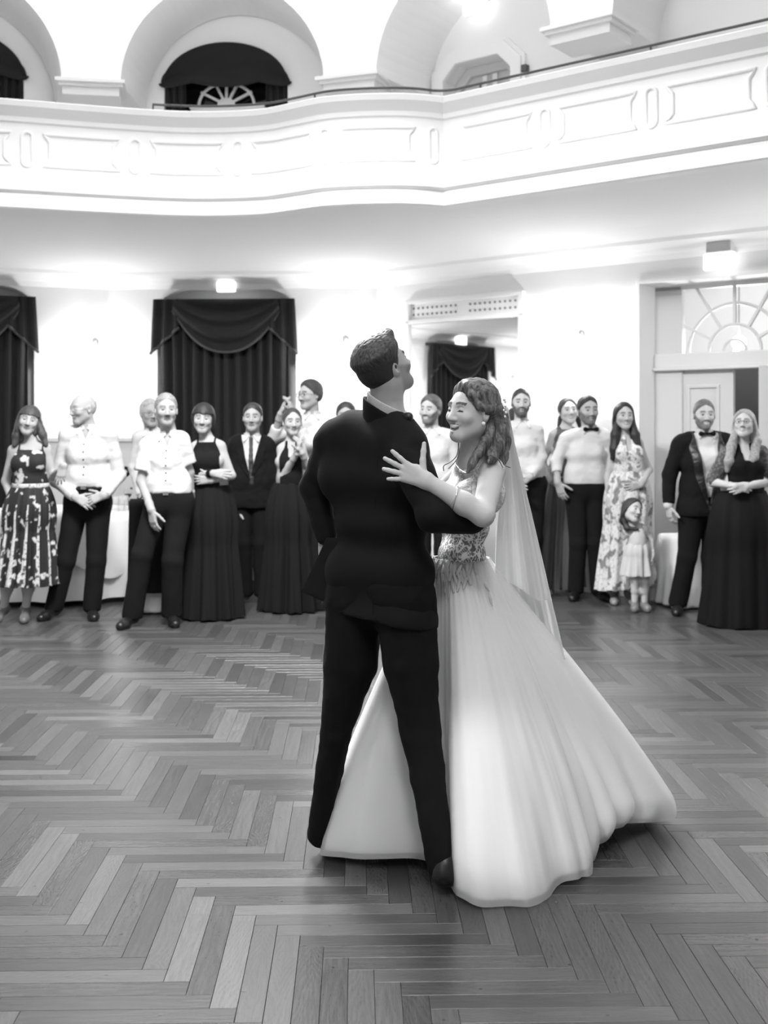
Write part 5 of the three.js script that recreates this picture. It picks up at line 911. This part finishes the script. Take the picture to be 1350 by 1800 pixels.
  // veil in two layers from the comb
  const veil = (rows, depth, seed) => shell((u, v) => {
    const k = v * (rows.length - 1), i = min(floor(k), rows.length - 2), t = k - i, s = t * t * (3 - 2 * t), a = rows[i], b = rows[i + 1], xl = lerp(a[0], b[0], t), xr = lerp(a[1], b[1], t), y = lerp(a[2], b[2], t) - (i === rows.length - 2 ? 0 : 0), dl = lerp(a[3], b[3], t);
    const q = P(lerp(xl, xr, u), y + (a[4] ?? 0) * (1 - u) * 0, dl + depth * sin(PI * u) * 0.1 * (0.3 + v));
    const f = 0.018 * v * sin(u * 9 + seed + 1.5 * noise(u * 4, v * 2, seed)) + 0.006 * noise(u * 18, v * 3, seed + 3);
    return [q[0], q[1] - (1 - u) * 0.0 + 0.03 * v * v * sin(u * 5 + seed), q[2] + f];
  }, 60, 60, 0.0006);
  put('veil', veil([[880, 893, 716, 3.8], [884, 905, 780, 3.84], [880, 925, 860, 3.86], [872, 945, 950, 3.86], [868, 965, 1040, 3.84]], 1, 0.4), M.veil);
  put('veil', veil([[882, 892, 718, 3.86], [880, 906, 790, 3.92], [872, 934, 900, 3.96], [870, 957, 1000, 3.98], [890, 976, 1085, 3.97], [925, 995, 1170, 3.92]], 1, 2.1), M.veil);
}
// ---------------------------------------------------------------- the guests, from left to right
const AP = 0.18;   // hands held in front of the body
guest({ label: 'woman with long brown hair and fringe, tilted head, dark floral pleated dress with pale belt', d: 8.74, male: false, head: [50, 741, 50], yaw: 0.3, roll: 0.22, pitch: 0.05, neck: [58, 786], sh: [[15, 783], [89, 781]], waist: [54, 853], hw: 0.125, girth: 1.12,
  armL: { el: [10, 846, -0.02], wr: [25, 897, 0.08], dir: [0.25, -1, 0.2] , palm: [0.8, 0.2, -0.6] }, armR: { el: [93, 838, -0.02], wr: [112, 818, 0.19], dir: [-0.25, -1, 0.1], palm: [0, 0, -1], thumb: -1 }, armFat: 1.08,
  feet: [[6, 1090], [45, 1087]], face: { tone: 0.36, smile: true, shut: true }, hair: 'long', hairTone: 0.04, hairOpt: { bangs: true }, drops: [[[36, 745, 0.0, 0.035], [30, 765, 0.03, 0.035], [26, 782, 0.05, 0.022]], [[68, 745, 0, 0.03], [75, 765, 0.03, 0.03], [80, 782, 0.04, 0.02]]],
  wear: [bodice({ topY: -0.02, neckW: 0.085, strap: 0.05, color: floral(0.008, 0.5, 17, 0.3) }),
    skirt({ hem: 0.29, hemW: 0.25, hemD: 0.22, folds: 14, amp: 0.012, hemAt: [46, 853], color: (u, v, x, y, z) => { const p = (u * 14) % 1, n = floral(0.008, 0.5, 17, 0.32)(x, y, z); return p < 0.34 * v + 0.02 && v > 0.18 ? floral(0.5, 0.05, 26, 0.25)(x, y, z) : n; } }),
    (T) => { const y = T.Wc[1]; T.put('belt', mesher(cut(cut(T.capl(T.Wc, T.hw + 0.018, 0.1 * T.gi + 0.02), below(y + 0.02)), above(y - 0.02)), 0.007, floral(0.55, 0.2, 50, 0.3)), M.patterned, T.g, 'pale patterned belt'); T.put('earring', new THREE.SphereGeometry(0.008, 10, 8).translate(...T.H.w(-0.083, -0.045, 0.0)), M.pearl); },
    shoes(mat(0.12, 0.4), { len: 0.24, heelH: 0.05, slim: 0.82 }, 0.2)] });
guest({ label: 'tall bald man in white long-sleeved shirt, looking away to the side with hands clasped', d: 8.88, head: [145, 720, 53], yaw: -0.75, pitch: -0.08, neck: [154, 757], sh: [[108, 755], [203, 755]], waist: [154, 856], hw: 0.15, hipY: 0.92,
  armL: { el: [99, 845, -0.02], wr: [132, 874, AP], dir: [0.9, -0.45, 0.1], palm: [0, -0.4, -1], thumb: 1 }, armR: { el: [210, 836, -0.04], wr: [183, 871, AP], dir: [-1, -0.35, 0.1], palm: [0, -0.4, -1], thumb: -1 },
  feet: [[95, 1087], [162, 1083]], knees: [[115, 985, 0.04], [169, 985, 0.02]], face: { tone: 0.34, shut: true, brow: 0.3 }, hair: 'short', hairTone: 0.3, hairOpt: { bald: true, t: 0.004 }, glasses: 'pale',
  wear: [top({ sleeve: 1, hem: 0.0, vee: 0.07, veeW: 0.03 }), collar(), buttons(6), trousers(), belt(), shoes()] });
guest({ label: 'older grey-haired man with glasses and pale shirt, standing behind the man in short sleeves', d: 9.98, head: [264, 728, 46], yaw: 0.5, neck: [267, 762], sh: [[236, 762], [306, 764]], waist: [277, 850], hw: 0.14, armL: { el: [236, 822], wr: [248, 872, 0.05] }, armR: { el: [304, 822], wr: [300, 880] },
  feet: [[265, 1050], [295, 1050]], face: { tone: 0.34, brow: 0.3 }, hair: 'short', hairTone: 0.34, hairOpt: { line: 0.1 }, glasses: 'dark', wear: [top({ sleeve: 1 }), collar(), trousers(), shoes()] });
guest({ label: 'grey-haired man with moustache in white short-sleeved shirt, one arm hanging down', d: 8.58, head: [292, 722, 55], yaw: 0.3, neck: [297, 768], sh: [[250, 774], [329, 766]], waist: [297, 866], hw: 0.148, hipY: 0.93,
  armL: { el: [248, 846, 0.03], wr: [266, 896, 0.17], dir: [0.15, -1, 0.05], palm: [0.6, 0, -0.8] }, armR: { el: [333, 830, -0.06], wr: [336, 874, -0.12], dir: [0, -1, 0] },
  feet: [[233, 1100, 0.06], [302, 1090, -0.02]], knees: [[250, 975, 0.1], [303, 985, 0.05]], face: { tone: 0.32, moustache: 0.16, brow: 0.16 }, hair: 'short', hairTone: 0.2, hairOpt: { t: 0.008 }, wear: [top({ sleeve: 0.72, hem: 0.0, arm: 1.25, vee: 0.08, veeW: 0.03 }), collar(), buttons(6), trousers(M.trouser, 0.014, 0.022), belt(), shoes()] });
guest({ label: 'woman with short dark hair in long dark sleeveless gown, arms crossed', d: 8.92, male: false, head: [357, 738, 50], yaw: 0.08, roll: 0.06, neck: [364, 774], sh: [[334, 779], [397, 777]], waist: [370, 852], hw: 0.145,
  armL: { el: [338, 836, 0.02], wr: [373, 832, 0.17], dir: [1, -0.1, 0.05], palm: [0, -0.2, -1], thumb: 1, opt: { thumbOut: 0.35 } }, armR: { el: [408, 836, 0.02], wr: [372, 844, 0.14], dir: [-1, 0.0, 0], palm: [0, 0, -1], thumb: -1 },
  face: { smile: true, tone: 0.35 }, hair: 'long', hairTone: 0.012, hairOpt: { bangs: true, t: 0.02, up: true }, drops: [[[344, 736, 0, 0.03], [346, 750, 0, 0.02]], [[372, 735, 0, 0.03], [373, 750, -0.01, 0.02]]],
  wear: [bodice({ topY: -0.015, neckW: 0.06, strap: 0.055 }), skirt({ hem: 0.015, hemW: 0.25, hemD: 0.22, folds: 9, hemAt: [373, 852, 0.02] }), watch(0)] });
guest({ label: 'dark-haired man in black suit with narrow tie, behind the two women in dark gowns', d: 9.68, head: [444, 735, 47], yaw: 0.0, neck: [443, 770], sh: [[406, 772], [480, 775]], waist: [443, 852], hw: 0.155, hipY: 0.94,
  armL: { el: [409, 835], wr: [415, 892, 0.03], dir: [0.15, -1, 0], palm: [0.9, 0, -0.3] }, armR: { el: [480, 838], wr: [478, 890], dir: [0, -1, 0] }, feet: [[430, 1063], [461, 1058]], face: { tone: 0.36, shut: true, brow: 0.06 }, hair: 'short', hairTone: 0.025, hairOpt: { t: 0.01 },
  wear: [top({ q: 0.006, sleeve: 0, hem: 0, blouse: 0 }), collar(), (T) => { const p = [...Array(9)].map((_, i) => { const q = mix3(add3(T.N, [0, 1, 0], -0.005), add3(T.Wc, [0, 1, 0], 0.02), i / 8); let z = 0.25; while (z > 0 && T.shirt(...add3(q, T.Fw, z)) > 0.004) z -= 0.003; return add3(add3(q, T.Fw, z), T.X, 0.012 * i / 8); }); T.put('necktie', mesher(U(0.01, p.slice(1).map((q, i) => rc(p[i], q, i ? 0.013 + 0.0015 * i : 0.018, 0.013 + 0.0015 * (i + 1)))), 0.006), mat(0.03, 0.6)); },
    top({ name: 'jacket', m: M.suit, q: 0.02, sleeve: 1, hem: -0.2, blouse: 0.01, skirt: 0.16, vee: 0.36, veeW: 0.085, wr: 0.006 }), lapels(0.36, 0.085, M.suit), trousers(M.suit), shoes()] });
guest({ label: 'young woman in long dark strapless gown, hair tied up, hands folded under her chin', d: 9.25, male: false, head: [514, 743, 47], yaw: 0.25, neck: [513, 780], sh: [[487, 782], [538, 782]], waist: [510, 848], hw: 0.12,
  armL: { el: [496, 838, 0.06], wr: [521, 798, 0.2], dir: [0.25, 1, 0.1], palm: [1, 0, -0.4], thumb: 1 }, armR: { el: [545, 828, 0.08], wr: [531, 797, 0.2], dir: [-0.25, 1, 0.1], palm: [-1, 0, -0.4], thumb: 1 },
  face: { tone: 0.37, smile: true, shut: true }, hair: 'long', hairTone: 0.03, hairOpt: { up: true, t: 0.008 }, wear: [bodice({ topY: -0.11, neckW: 0.02 , strap: 0.09 }), skirt({ hem: 0.015, hemW: 0.255, hemD: 0.22, folds: 10, amp: 0.03, hemAt: [513, 852] })] });
guest({ label: 'tall man with dark hair, moustache and glasses in white shirt, clapping with raised hands', d: 9.85, head: [544, 696, 49], yaw: -0.8, neck: [549, 732], sh: [[520, 738], [579, 738]], waist: [550, 838], hw: 0.15, hipY: 1.02,
  armL: { el: [481, 770, 0.08], wr: [493, 728, 0.2], dir: [0.35, 1, 0.1], palm: [0.9, -0.3, -0.2], thumb: -1 }, armR: { el: [540, 782, 0.2], wr: [516, 727, 0.22], dir: [-0.35, 1, 0.1], palm: [-0.9, -0.3, -0.2], thumb: 1 },
  feet: [[535, 1045], [568, 1045]], face: { tone: 0.36, moustache: 0.08, brow: 0.06 }, hair: 'short', hairTone: 0.03, hairOpt: { t: 0.014 }, glasses: 'dark', wear: [top({ sleeve: 1.5 }), collar(), trousers(), shoes()] });
guest({ label: 'dark-haired man almost hidden behind the groom\'s shoulder, only his crown showing', d: 10.1, head: [608, 733, 46], neck: [608, 768], sh: [[575, 770], [641, 770]], waist: [608, 850], hw: 0.15, armL: { el: [572, 820], wr: [580, 880] }, armR: { el: [644, 820], wr: [636, 880] },
  feet: [[592, 1043], [624, 1043]], face: {}, hair: 'short', hairTone: 0.03, wear: [top({}), collar(), trousers(), shoes()] });
guest({ label: 'smiling bearded man in white shirt between the groom and the bride', d: 9.6, head: [756, 722, 49], yaw: -0.5, roll: 0.06, neck: [759, 758], sh: [[722, 762], [800, 760]], waist: [760, 850], hw: 0.16, armL: { el: [720, 825], wr: [732, 880] }, armR: { el: [803, 825], wr: [800, 885] },
  feet: [[742, 1055], [778, 1055]], face: { smile: true, beard: 0.13, brow: 0.09 }, hair: 'short', hairTone: 0.07, hairOpt: { t: 0.012 }, wear: [top({}), collar(), trousers(), shoes()] });
guest({ label: 'bearded man in white shirt and black trousers, just right of the bride\'s veil', d: 9.8, head: [916, 709, 47], yaw: -0.05, neck: [917, 746], sh: [[882, 748], [952, 748]], waist: [922, 838], hw: 0.155, hipY: 1.0, armL: { el: [884, 820], wr: [905, 845, AP] }, armR: { el: [951, 805, 0], wr: [932, 838, AP], dir: [-0.8, -0.5, 0], palm: [0, 0, -1], thumb: -1 },
  feet: [[908, 1052], [936, 1052]], face: { beard: 0.05, brow: 0.05, tone: 0.42 }, hair: 'short', hairTone: 0.02, hairOpt: { t: 0.006 }, wear: [top({ sleeve: 1.0 }), collar(), trousers(), shoes()] });
guest({ label: 'woman with dark hair in long grey halter gown, behind the man with rolled sleeves', d: 10.2, male: false, head: [999, 724, 45], yaw: 0.1, roll: -0.08, pitch: 0.12, neck: [994, 755], sh: [[965, 758], [1023, 760]], waist: [985, 842], hw: 0.13, armL: { el: [954, 812, 0], wr: [968, 845, 0.12], dir: [0.8, -0.4, 0.1], palm: [0, 0, -1], thumb: 1 }, armR: { el: [1024, 820], wr: [1010, 860] },
  feet: [[967, 1046], [997, 1046]], face: { smile: true }, hair: 'long', hairTone: 0.018, hairOpt: { up: true, t: 0.012 }, drops: [[[985, 735, -0.06, 0.025], [983, 748, -0.06, 0.02]], [[1016, 735, -0.05, 0.03], [1021, 752, -0.05, 0.02]]],
  wear: [bodice({ m: M.greyGown, topY: 0.0, neckW: 0.05, strap: 0.07 }), skirt({ m: M.greyGown, hem: 0.06, hemW: 0.235, hemD: 0.18, folds: 12, amp: 0.026, hemAt: [977, 842] }), shoes(mat(0.4, 0.4), { len: 0.22, heelH: 0.04, slim: 0.8 }, 0.2)] });
guest({ label: 'dark-haired man in white shirt with rolled sleeves and black bow tie', d: 9.88, head: [1034, 723, 50], yaw: 0.15, roll: -0.04, neck: [1036, 756], sh: [[986, 762], [1073, 760]], waist: [1030, 850], hw: 0.155, hipY: 0.96, armL: { el: [978, 812, 0.0], wr: [980, 848, 0.1], dir: [0.3, -0.9, 0.1], palm: [0.6, 0, -0.8], thumb: 1 }, armR: { el: [1074, 815, -0.04], wr: [1066, 850, -0.08] },
  feet: [[1012, 1049], [1052, 1051]], knees: [[1016, 955, 0.03], [1047, 955, 0.03]], face: { tone: 0.36, beard: 0.12, brow: 0.03 }, hair: 'short', hairTone: 0.015, hairOpt: { t: 0.01 }, wear: [top({ sleeve: 1.45, blouse: 0.025 }), collar(), bowTie(), trousers(), shoes()] });
guest({ label: 'woman with very long dark hair in pale floral dress, holding the small girl\'s hand', d: 9.62, male: false, head: [1097, 733, 46], yaw: 0.05, pitch: 0.05, neck: [1101, 768], sh: [[1072, 772], [1130, 772]], waist: [1104, 826], hw: 0.13, armL: { el: [1068, 840, 0], wr: [1071, 890, 0.07], dir: [0.35, -1, 0.2], palm: [0.7, 0, -0.6] }, armR: { el: [1141, 826, 0.0], wr: [1128, 852, 0.15], dir: [-1, -0.2, 0.2], palm: [0, 0, -1], thumb: -1 },
  feet: [[1080, 1056], [1106, 1056]], face: { smile: true, tone: 0.4 }, hair: 'long', hairTone: 0.01, drops: [[[1086, 735, 0.0, 0.03], [1082, 765, 0.05, 0.04], [1080, 790, 0.07, 0.038], [1077, 806, 0.07, 0.02]], [[1108, 735, 0.0, 0.03], [1116, 765, 0.05, 0.04], [1121, 790, 0.07, 0.036], [1124, 804, 0.07, 0.02]]],
  wear: [bodice({ topY: -0.12, neckW: 0.02, strap: 0.1, color: (x, y, z) => floral(0.62, 0.22, 16, 0.22)(x, y, z) }), skirt({ hem: 0.15, hemW: 0.24, hemD: 0.2, folds: 9, amp: 0.02, hemAt: [1098, 826], slant: 0.03, color: (u, v, x, y, z) => floral(0.6, 0.2, 13, 0.22)(x, y, z) }), shoes(mat(0.25, 0.4), { len: 0.23, heelH: 0.04, slim: 0.8 }, 0.2)] });
{ // the child, about four
  guest({ label: 'small girl with dark hair in a light dress and white tights, tilting her head', d: 9.2, male: false, head: [1112, 899, 43], yaw: 0.45, roll: 0.35, pitch: 0.15, neck: [1119, 926, -0.01], sh: [[1101, 924], [1138, 924]], waist: [1121, 962], hw: 0.068, hipY: 0.44, girth: 0.62, armFat: 1, hs: 0.6, child: 0.6,
    armL: { el: [1096, 946, 0.03], wr: [1088, 925, 0.06], dir: [-0.3, 1, 0], opt: { curl: 0.5 } }, armR: { el: [1146, 950, 0], wr: [1148, 975, 0.03], dir: [0, -1, 0.1] }, feet: [[1116, 1070], [1133, 1072]], face: { tone: 0.45 }, hair: 'long', hairTone: 0.03, hairOpt: { t: 0.014 }, drops: [[[1099, 900, 0, 0.03], [1096, 915, 0.02, 0.028], [1102, 928, 0.05, 0.022], [1120, 930, 0.08, 0.015]]],
    wear: [bodice({ topY: -0.01, neckW: 0.03, strap: 0.05, m: mat(0.5, 0.9) }), skirt({ m: mat(0.47, 0.9), top: 0.05, hem: 0.3, hemW: 0.14, hemD: 0.125, folds: 8, amp: 0.012, hemAt: [1121, 962] }),
      (T) => { for (const l of T.legs) T.put('tights', mesher(cut(U(0.02, [rc(l.hip, l.kn, 0.042, 0.036), rc(l.kn, l.an, 0.036, 0.026)]), below(0.42)), 0.006), M.shirt); }, shoes(mat(0.16, 0.4), { len: 0.17, slim: 0.72, heelH: 0.005 }, 0.25)] });
}
guest({ label: 'bearded man in black dinner jacket, white shirt and bow tie beside the double door', d: 9.12, head: [1238, 731, 51], yaw: -0.05, neck: [1238, 764], sh: [[1186, 770], [1288, 768]], waist: [1240, 872], hw: 0.18, girth: 1.18, hipY: 0.86, armL: { el: [1177, 834], wr: [1175, 888, 0.04], dir: [0.08, -1, 0.05], palm: [0.9, 0, -0.3], opt: { curl: 0.5 } }, armR: { el: [1292, 835, -0.08], wr: [1290, 885, -0.05], dir: [0, -1, 0] },
  feet: [[1192, 1072], [1250, 1072]], knees: [[1208, 980, 0.03], [1250, 980, 0.03]], face: { smile: true, beard: 0.11, brow: 0.12 }, hair: 'short', hairTone: 0.09, hairOpt: { t: 0.008 },
  wear: [top({ q: 0.006, sleeve: 0, hem: -0.02, blouse: 0.0 }), collar(), bowTie(), top({ name: 'jacket', m: M.suit, q: 0.02, sleeve: 1.02, hem: -0.16, blouse: 0, skirt: 0.12, vee: 0.6, veeW: 0.105, wr: 0.006 }), lapels(0.6, 0.105), (T) => { const A = T.arms[0]; T.put('cuff', mesher(rc(mix3(A.E, A.W, 0.93), mix3(A.E, A.W, 1.0), 0.04, 0.04), 0.006), M.shirt); }, trousers(M.suit, 0.012, 0.02), shoes()] });
guest({ label: 'blonde woman with glasses in long black gown with sheer sleeves, hands folded', d: 8.6, male: false, head: [1308, 747, 49], yaw: -0.45, pitch: 0.22, neck: [1306, 786], sh: [[1270, 788], [1346, 786]], waist: [1304, 862], hw: 0.165, girth: 1.2, armFat: 1.2, armL: { el: [1252, 847, 0.02], wr: [1292, 855, 0.2], dir: [1, -0.15, 0.1], palm: [0, 0, -1], thumb: 1, opt: { thumbOut: 0.35, curl: 0.5 } }, armR: { el: [1352, 846, 0.02], wr: [1314, 855, 0.2], dir: [-1, -0.25, 0.1], palm: [0, 0, -1], thumb: -1, opt: { thumbOut: 0.35, curl: 0.5 } },
  face: { smile: true, tone: 0.46 }, hair: 'long', hairTone: 0.24, glasses: 'dark', drops: [[[1296, 752, -0.02, 0.03], [1286, 785, 0.06, 0.035], [1281, 812, 0.1, 0.034], [1278, 828, 0.1, 0.018]], [[1322, 745, -0.03, 0.034], [1330, 775, 0.04, 0.035], [1325, 805, 0.1, 0.034], [1316, 822, 0.12, 0.018]]],
  wear: [bodice({ topY: -0.1, neckW: 0.03, strap: 0.12, m: M.black }), skirt({ m: M.black, hem: 0.01, hemW: 0.3, hemD: 0.27, folds: 8, amp: 0.015, hemAt: [1300, 862] }), (T) => { for (const A of T.arms) T.put('sleeve', mesher(wrinkle(off(rc(A.S, mix3(A.S, A.E, 0.92), 0.062, 0.056), 0), 0.006, 30, 30, 30), 0.008, floral(0.05, 0.14, 60, 0.1)), M.patterned, T.g, 'sheer patterned sleeve'); }] });
// ---------------------------------------------------------------- tables, chairs and what stands on them
function rbox(c, half, r, turn = 0) { const s = sin(turn), k = cos(turn), R = hypot(...half) + r; return prim((X, Y, Z) => { const a = X - c[0], y = abs(Y - c[1]) - half[1] + r, e = Z - c[2], x = abs(a * k - e * s) - half[0] + r, z = abs(a * s + e * k) - half[2] + r; return hypot(max(x, 0), max(y, 0), max(z, 0)) + min(max(x, y, z), 0) - r; }, c.map((v) => v - R), c.map((v) => v + R)); }
{
  const c = [-2.89, -10.15], R = 0.7, top = 0.76;
  const t = thing('round_table', 'round dining table hidden under white cloths at the left wall', 'table', [c[0], 0, c[1]]);
  part('tabletop', lathe([[0, 0.72], [R - 0.02, 0.72], [R - 0.01, 0.735], [R - 0.02, 0.75], [0, 0.75]], 48), M.wainscot, t);
  part('pedestal', lathe([[0, 0], [0.26, 0.0], [0.24, 0.03], [0.06, 0.08], [0.045, 0.3], [0.05, 0.7], [0.1, 0.72], [0, 0.72]], 24), M.darkMetal, t);
  const cloth = (hem, grow, n, amp, square) => shell((u, v) => {
    const a = u * 2 * PI, k = clamp((v - 0.4) / 0.6), edge = R + grow, f = k * amp * sin(n * a + noise(cos(a) * 1.3, sin(a) * 1.3, 4)), sq = square ? 0.09 * pow(abs(sin(2 * a)), 3) * k : 0;
    const r = v < 0.4 ? edge * pow(v / 0.4, 0.8) : edge + 0.02 * sstep(0, 0.1, k) + 0.06 * k + f;
    return [cos(a) * r, v < 0.4 ? top + grow : lerp(top + grow, hem - sq * 2.2, pow(k, 0.9)), sin(a) * r];
  }, 160, 26, 0.003, { closed: true });
  const a = thing('tablecloth', 'floor-length white tablecloth of the table at the left wall', 'tablecloth', [c[0], 0, c[1]]); part('cloth', cloth(0.05, 0.0, 14, 0.035), M.linen, a);
  const b = thing('tablecloth', 'shorter white overlay cloth on the table behind the bald man', 'tablecloth', [c[0], 0, c[1]]); part('cloth', cloth(0.42, 0.008, 9, 0.012, true), M.linen, b);
  const on = (px, d) => [(px - CX) / FOCAL * d, top + 0.011, -d];
  const glass = (p, pr) => new THREE.LatheGeometry(pr.map((q) => new THREE.Vector2(q[0], q[1])), 20);
  const bottle = (label, p, s, ring, liquid) => {
    const o = thing('bottle', label, 'bottle', p); o.scale.setScalar(s);
    part('glass', glass(p, [[0, 0], [0.036, 0.0], [0.038, 0.01], [0.038, 0.15], [0.03, 0.19], [0.014, 0.235], [0.013, 0.27], [0.0, 0.272]]), M.glass, o);
    if (liquid) part('contents', lathe([[0, 0.004], [0.035, 0.004], [0.035, liquid], [0, liquid]], 18), M.black, o, 'dark drink');
    part('label', lathe([[0.0386, 0.06], [0.0388, 0.06], [0.0388, 0.12], [0.0386, 0.12]], 20), liquid ? M.darkMetal : M.shirt, o, 'paper label');
    if (ring) part('stopper', new THREE.TorusGeometry(0.032, 0.013, 10, 24).translate(0.01, 0.31, 0), M.black, o, 'black ring-shaped stopper'); else part('cap', lathe([[0, 0.262], [0.0155, 0.262], [0.0155, 0.285], [0, 0.288]], 14), M.darkMetal, o);
  };
  bottle('tall clear bottle with a black ring on top, on the white table', on(217, 9.98), 1.12, true);
  bottle('slim clear bottle beside the ringed bottle on the white table', on(205, 10.06), 1.0, false);
  bottle('small bottle of dark drink at the right end of the white table', on(231, 10.04), 0.72, false, 0.1);
  const tumbler = (label, px, d) => { const o = thing('drinking_glass', label, 'glass', on(px, d), 0, 'tumblers on the white table'); part('bowl', glass(0, [[0, 0], [0.03, 0.0], [0.034, 0.11], [0.032, 0.11], [0.028, 0.008], [0, 0.008]]), M.glass, o); };
  tumbler('clear tumbler nearest the table edge by the man\'s forearm', 203, 9.82); tumbler('clear tumbler in front of the ringed bottle', 213, 9.84); tumbler('clear tumbler to the right of the ringed bottle', 224, 9.92);
  const w = thing('wine_glass', 'stemmed glass of dark wine on the white table', 'glass', on(225, 10.17));
  part('bowl', glass(0, [[0, 0.1], [0.02, 0.105], [0.038, 0.14], [0.036, 0.19], [0.034, 0.19], [0.036, 0.14], [0.018, 0.108], [0, 0.103]]), M.glass, w);
  part('stem', lathe([[0, 0], [0.034, 0], [0.03, 0.004], [0.005, 0.01], [0.004, 0.1], [0, 0.1]], 18), M.glass, w); part('wine', lathe([[0, 0.106], [0.018, 0.109], [0.034, 0.14], [0, 0.14]], 18), M.black, w);
}
function coveredChair(label, x, d, turn, seatY = 0.47, backY = 0.9) {      // back towards +z before turning
  const g = thing('covered_chair', label, 'chair', [x, 0, -d], turn);
  const flare = prim((X, Y, Z) => { const k = (seatY - Y) * 0.1, q = 0.01 * sin(X * 46) * sstep(seatY, 0, Y) + 0.01 * sin(Z * 46) * sstep(seatY, 0, Y); return hypot(max(abs(X) - 0.2 - k + 0.03, 0), max(abs(Y - seatY / 2) - seatY / 2 + 0.03, 0), max(abs(Z) - 0.2 - k + 0.03, 0)) - 0.03 + q; }, [-0.3, -0.02, -0.3], [0.3, seatY + 0.02, 0.3]);
  const back = prim((X, Y, Z) => { const half = 0.2 - 0.03 * sstep(0.7, backY, Y); return hypot(max(abs(X) - half + 0.03, 0), max(abs(Y - backY / 2) - backY / 2 + 0.05, 0), max(abs(Z - 0.2) - 0.035 + 0.02, 0)) - 0.025; }, [-0.25, 0.1, 0.12], [0.25, backY, 0.28]);
  part('cover', mesher(cut(U(0.04, [flare, back]), above(0.01)), 0.012), M.linen, g);
  part('sash', mesher(cut(cut(off(back, 0.008), below(0.62)), above(0.52)), 0.01), M.shirt, g);
  const bow = U(0.02, [ell([0, 0.57, 0.26], [0.03, 0.03, 0.02]), rc([-0.02, 0.57, 0.26], [-0.11, 0.59, 0.27], 0.015, 0.035), rc([0.02, 0.57, 0.26], [0.11, 0.59, 0.27], 0.015, 0.035), rc([-0.02, 0.56, 0.265], [-0.07, 0.25, 0.29], 0.012, 0.03), rc([0.02, 0.56, 0.265], [0.06, 0.22, 0.29], 0.012, 0.03)]);
  part('bow', mesher(bow, 0.008), M.shirt, g);
  for (const sx of [-1, 1]) for (const sz of [-1, 1]) part('leg', new THREE.CylinderGeometry(0.016, 0.013, 0.44, 8).translate(sx * 0.17, 0.22, sz * 0.17), M.darkMetal, g);
  return g;
}
coveredChair('white covered chair with a dark garment over its back, left group', -1.84, 9.32, 0.1);
coveredChair('white covered chair behind the man in the dinner jacket', 2.6, 9.55, PI / 2 + 0.25, 0.6, 0.95);
{
  const g = thing('draped_garment', 'dark garment draped over the back of the white covered chair', 'garment', [-1.84, 0, -9.32], 0.1);
  part('cloth', shell((u, v) => {
    const x = lerp(-0.235, 0.235, u) * (1 + 0.06 * v), s = v * 1.02, fold = 0.012 * sin(u * 19) * v;
    const y = s < 0.16 ? 0.905 + 0.03 * sin(s / 0.16 * PI) : 0.905 - (s - 0.16) * 0.84, z = s < 0.16 ? lerp(0.15, 0.31, s / 0.16) : 0.318 + 0.03 * v * v + fold; return [x, y, z];
  }, 50, 40, 0.012), M.trouser, g);
}
renderer.render(scene, camera);
